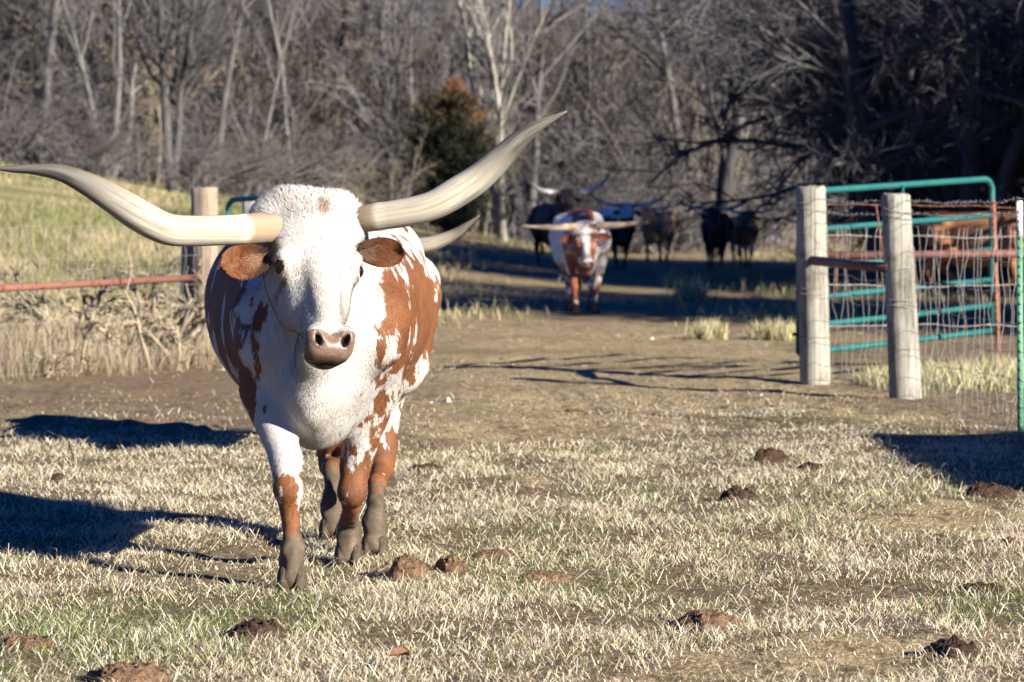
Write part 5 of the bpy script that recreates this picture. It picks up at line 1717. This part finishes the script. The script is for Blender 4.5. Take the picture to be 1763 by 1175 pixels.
for i in range(22):                              # taller trees and cedars added out of view behind that row for more shade
    y = 40.0 + 26.0 * i / 21 + r1.uniform(-0.6, 0.6)
    x = 0.172 * y + 4.6 + r1.uniform(0, 5.0)
    if i % 2 == 1 and y < 56:
        cedar('unseen tall dark cedar added for shade beyond the tree row along the right', x, y, 9.8, 5.2, 60 + i, 'unseen tall cedars added for shade beyond the tree row')
    else:
        tree_thing('tangled_tree', 'unseen tall tangled tree added for shade beyond the tree row on the right', 'tree', TANGLE[i % 3], x, y, r1.uniform(0, 6.28), r1.uniform(1.3, 1.55), 'unseen tall trees added for shade beyond the tree row')
for i in range(26):                              # brush along the foot of the wood
    px = 20 + (i + r1.uniform(-0.4, 0.4)) * 1300 / 26
    y = r1.uniform(80, 100) if px < 700 else r1.uniform(92, 104)
    tan = 430 < px < 700
    if 660 < px < 900:
        y = r1.uniform(97, 106)
    m = SHRUB[0] if tan and i % 3 else SHRUB[1] if px < 900 else SHRUB[2 if i % 2 else 1]
    lab = ('tan arching brush behind the big cow head' if tan and i % 3 else 'grey leafless brush at the foot of the left wood' if px < 900 else 'grey brown leafless brush behind the herd')
    t = tree_thing('shrub', lab, 'shrub', m, wx(px, y), y, r1.uniform(0, 6.28), r1.uniform(0.8, 1.35), 'leafless brush along the wood')
for i in range(30):                              # taller saplings that fill the wood edge with twigs
    px = -20 + (i + r1.uniform(-0.4, 0.4)) * 1380 / 30
    y = r1.uniform(96, 112)
    k = r1.uniform(1.5, 2.4)
    lab = 'tall thin sapling thicket under the left wood' if px < 640 else 'tall thin sapling thicket behind the herd'
    tree_thing('sapling_thicket', lab, 'thicket', SAPL[i % 3], wx(px, y), y, r1.uniform(0, 6.28), (k * 0.9, k * 0.9, k), 'sapling thickets of the left wood' if px < 640 else 'sapling thickets behind the herd')

for i, (x, y) in enumerate(((12.0, 30.4), (14.5, 28.4), (17.2, 26.0), (20.0, 23.4))):  # dense cedars added out of view so the row casts a darker shade
    cedar('unseen dark green cedar added for denser shade in the tree row on the right', x, y, 7.0 + (i % 3) * 0.6, 4.4, 20 + i, 'unseen cedars added for shade in the right tree row')
cedar('dark green cedar with rusty brown top, between the big cow and the herd', wx(782, 82), 82, 4.2, 2.9, 5)

def merged(ms, mat, name):
    mb = MB()
    for m in ms:
        v = np.empty(len(m.vertices) * 3)
        m.vertices.foreach_get('co', v)
        l = np.empty(len(m.loops), dtype=int)
        m.loops.foreach_get('vertex_index', l)
        mb.add(v.reshape(-1, 3), l.reshape(-1, 4))
    return mb.mesh(name, mat, True)
BUSH = [merged(shrub_meshes(390 + i, 9, 0.75, 0.5, M['dry_stem'], -0.03), M[('dry_stem', 'twig_tan')[i]], 'dry_bush') for i in range(2)]
for i, (px, y, k, lb) in enumerate(((40, 24.6, 0.9, 'dry brown bush under the left pipe rail, nearest the edge of the view'), (120, 25.3, 1.1, 'tall dry bush under the left pipe rail, second from the edge of the view'),
                                    (205, 25.2, 0.85, 'small dry bush below the pipe rail midway to the left post'), (268, 25.8, 1.15, 'dry twiggy bush beside the thin rusty stake of the left fence'),
                                    (318, 25.7, 1.0, 'dry twiggy bush at the foot of the left wooden post'))):
    o = tag(link('dry_bush', BUSH[i % 2], None, (wx(px, y), y, float(g_height(wx(px, y), y))), (0, 0, i * 1.7)), lb, 'bush', 'dry bushes along the left fence')
    o.scale = (k, k, k)

# the far wood that closes the view, one mass nobody could count
def far_wood():
    r = np.random.default_rng(77)
    n = 52000
    y = r.uniform(128, 165, n)
    x = r.uniform(-0.20, 0.22, n) * y
    z0 = r.random(n) ** 1.15 * (9.0 - 2.0 * sstep(-x, 2, 16))
    L = r.uniform(0.8, 3.0, n)
    d = unit(np.stack([r.normal(0, 0.5, n), r.normal(0, 0.5, n), r.uniform(0.2, 1.3, n)], -1))
    p0 = np.stack([x, y, g_height(x, y) + z0], -1)
    p1 = p0 + d * (L * 0.5)[:, None]
    p2 = p1 + unit(d + 0.3 * r.normal(size=(n, 3))) * (L * 0.5)[:, None]
    P = np.stack([p0, p1, p2], 1)
    R = r.uniform(0.010, 0.028, n)[:, None] * np.array([[1, 0.8, 0.4]])
    v, f = tubes(P, R, 3, cap=False)
    nt_ = 150
    y = r.uniform(126, 165, nt_)
    x = r.uniform(-0.20, 0.22, nt_) * y
    hh = r.uniform(6, 11, nt_)
    zz = np.linspace(-0.2, 1, 5)
    P = np.stack([x[:, None] + r.normal(0, 0.35, (nt_, 1)) * zz, y[:, None] + 0 * zz, g_height(x, y)[:, None] + hh[:, None] * zz], -1)
    v2, f2 = tubes(P, r.uniform(0.08, 0.2, nt_)[:, None] * np.linspace(1, 0.3, 5)[None], 5, cap=False)
    mb = MB().add(v, f).add(v2, f2)
    tag(link('far_wood', mb.mesh('far_wood', M['twig'], False)), 'grey mass of bare winter woodland closing the view', None, None, 'stuff')
far_wood()

# ---------------------------------------------------------------- shed added out of view to the right to cast the shadow on the grass
def shed():
    x0, x1, y0, y1, hh = 6.78, 10.0, 10.15, 13.5, 2.45
    t = thing('unseen_shadow_shed', 'unseen red board shed with a tin roof, added to cast the shadow on the right grass', 'shed', ((x0 + x1) / 2, (y0 + y1) / 2, 0))
    cx, cy = (x0 + x1) / 2, (y0 + y1) / 2
    n = 14
    bm = MB().box((0, 0, 0), (0.02, (y1 - y0) / n - 0.006, hh)).mesh('wall_board', M['board'])
    for side in (x0, x1):
        for i in range(n):
            link('wall_board', bm, t, (side - cx, y0 + (i + 0.5) * (y1 - y0) / n - cy, hh / 2))
    bm2 = MB().box((0, 0, 0), ((x1 - x0 - 0.03) / 11 - 0.006, 0.02, hh)).mesh('wall_board', M['board'])
    for i in range(11):
        link('wall_board', bm2, t, (x0 + 0.015 + (i + 0.5) * (x1 - x0 - 0.03) / 11 - cx, y1 - cy, hh / 2))
    link('roof', MB().box((0, 0, hh + 0.04), (x1 - x0 + 0.2, y1 - y0 + 0.2, 0.05)).mesh('roof', M['tin']), t)
shed()
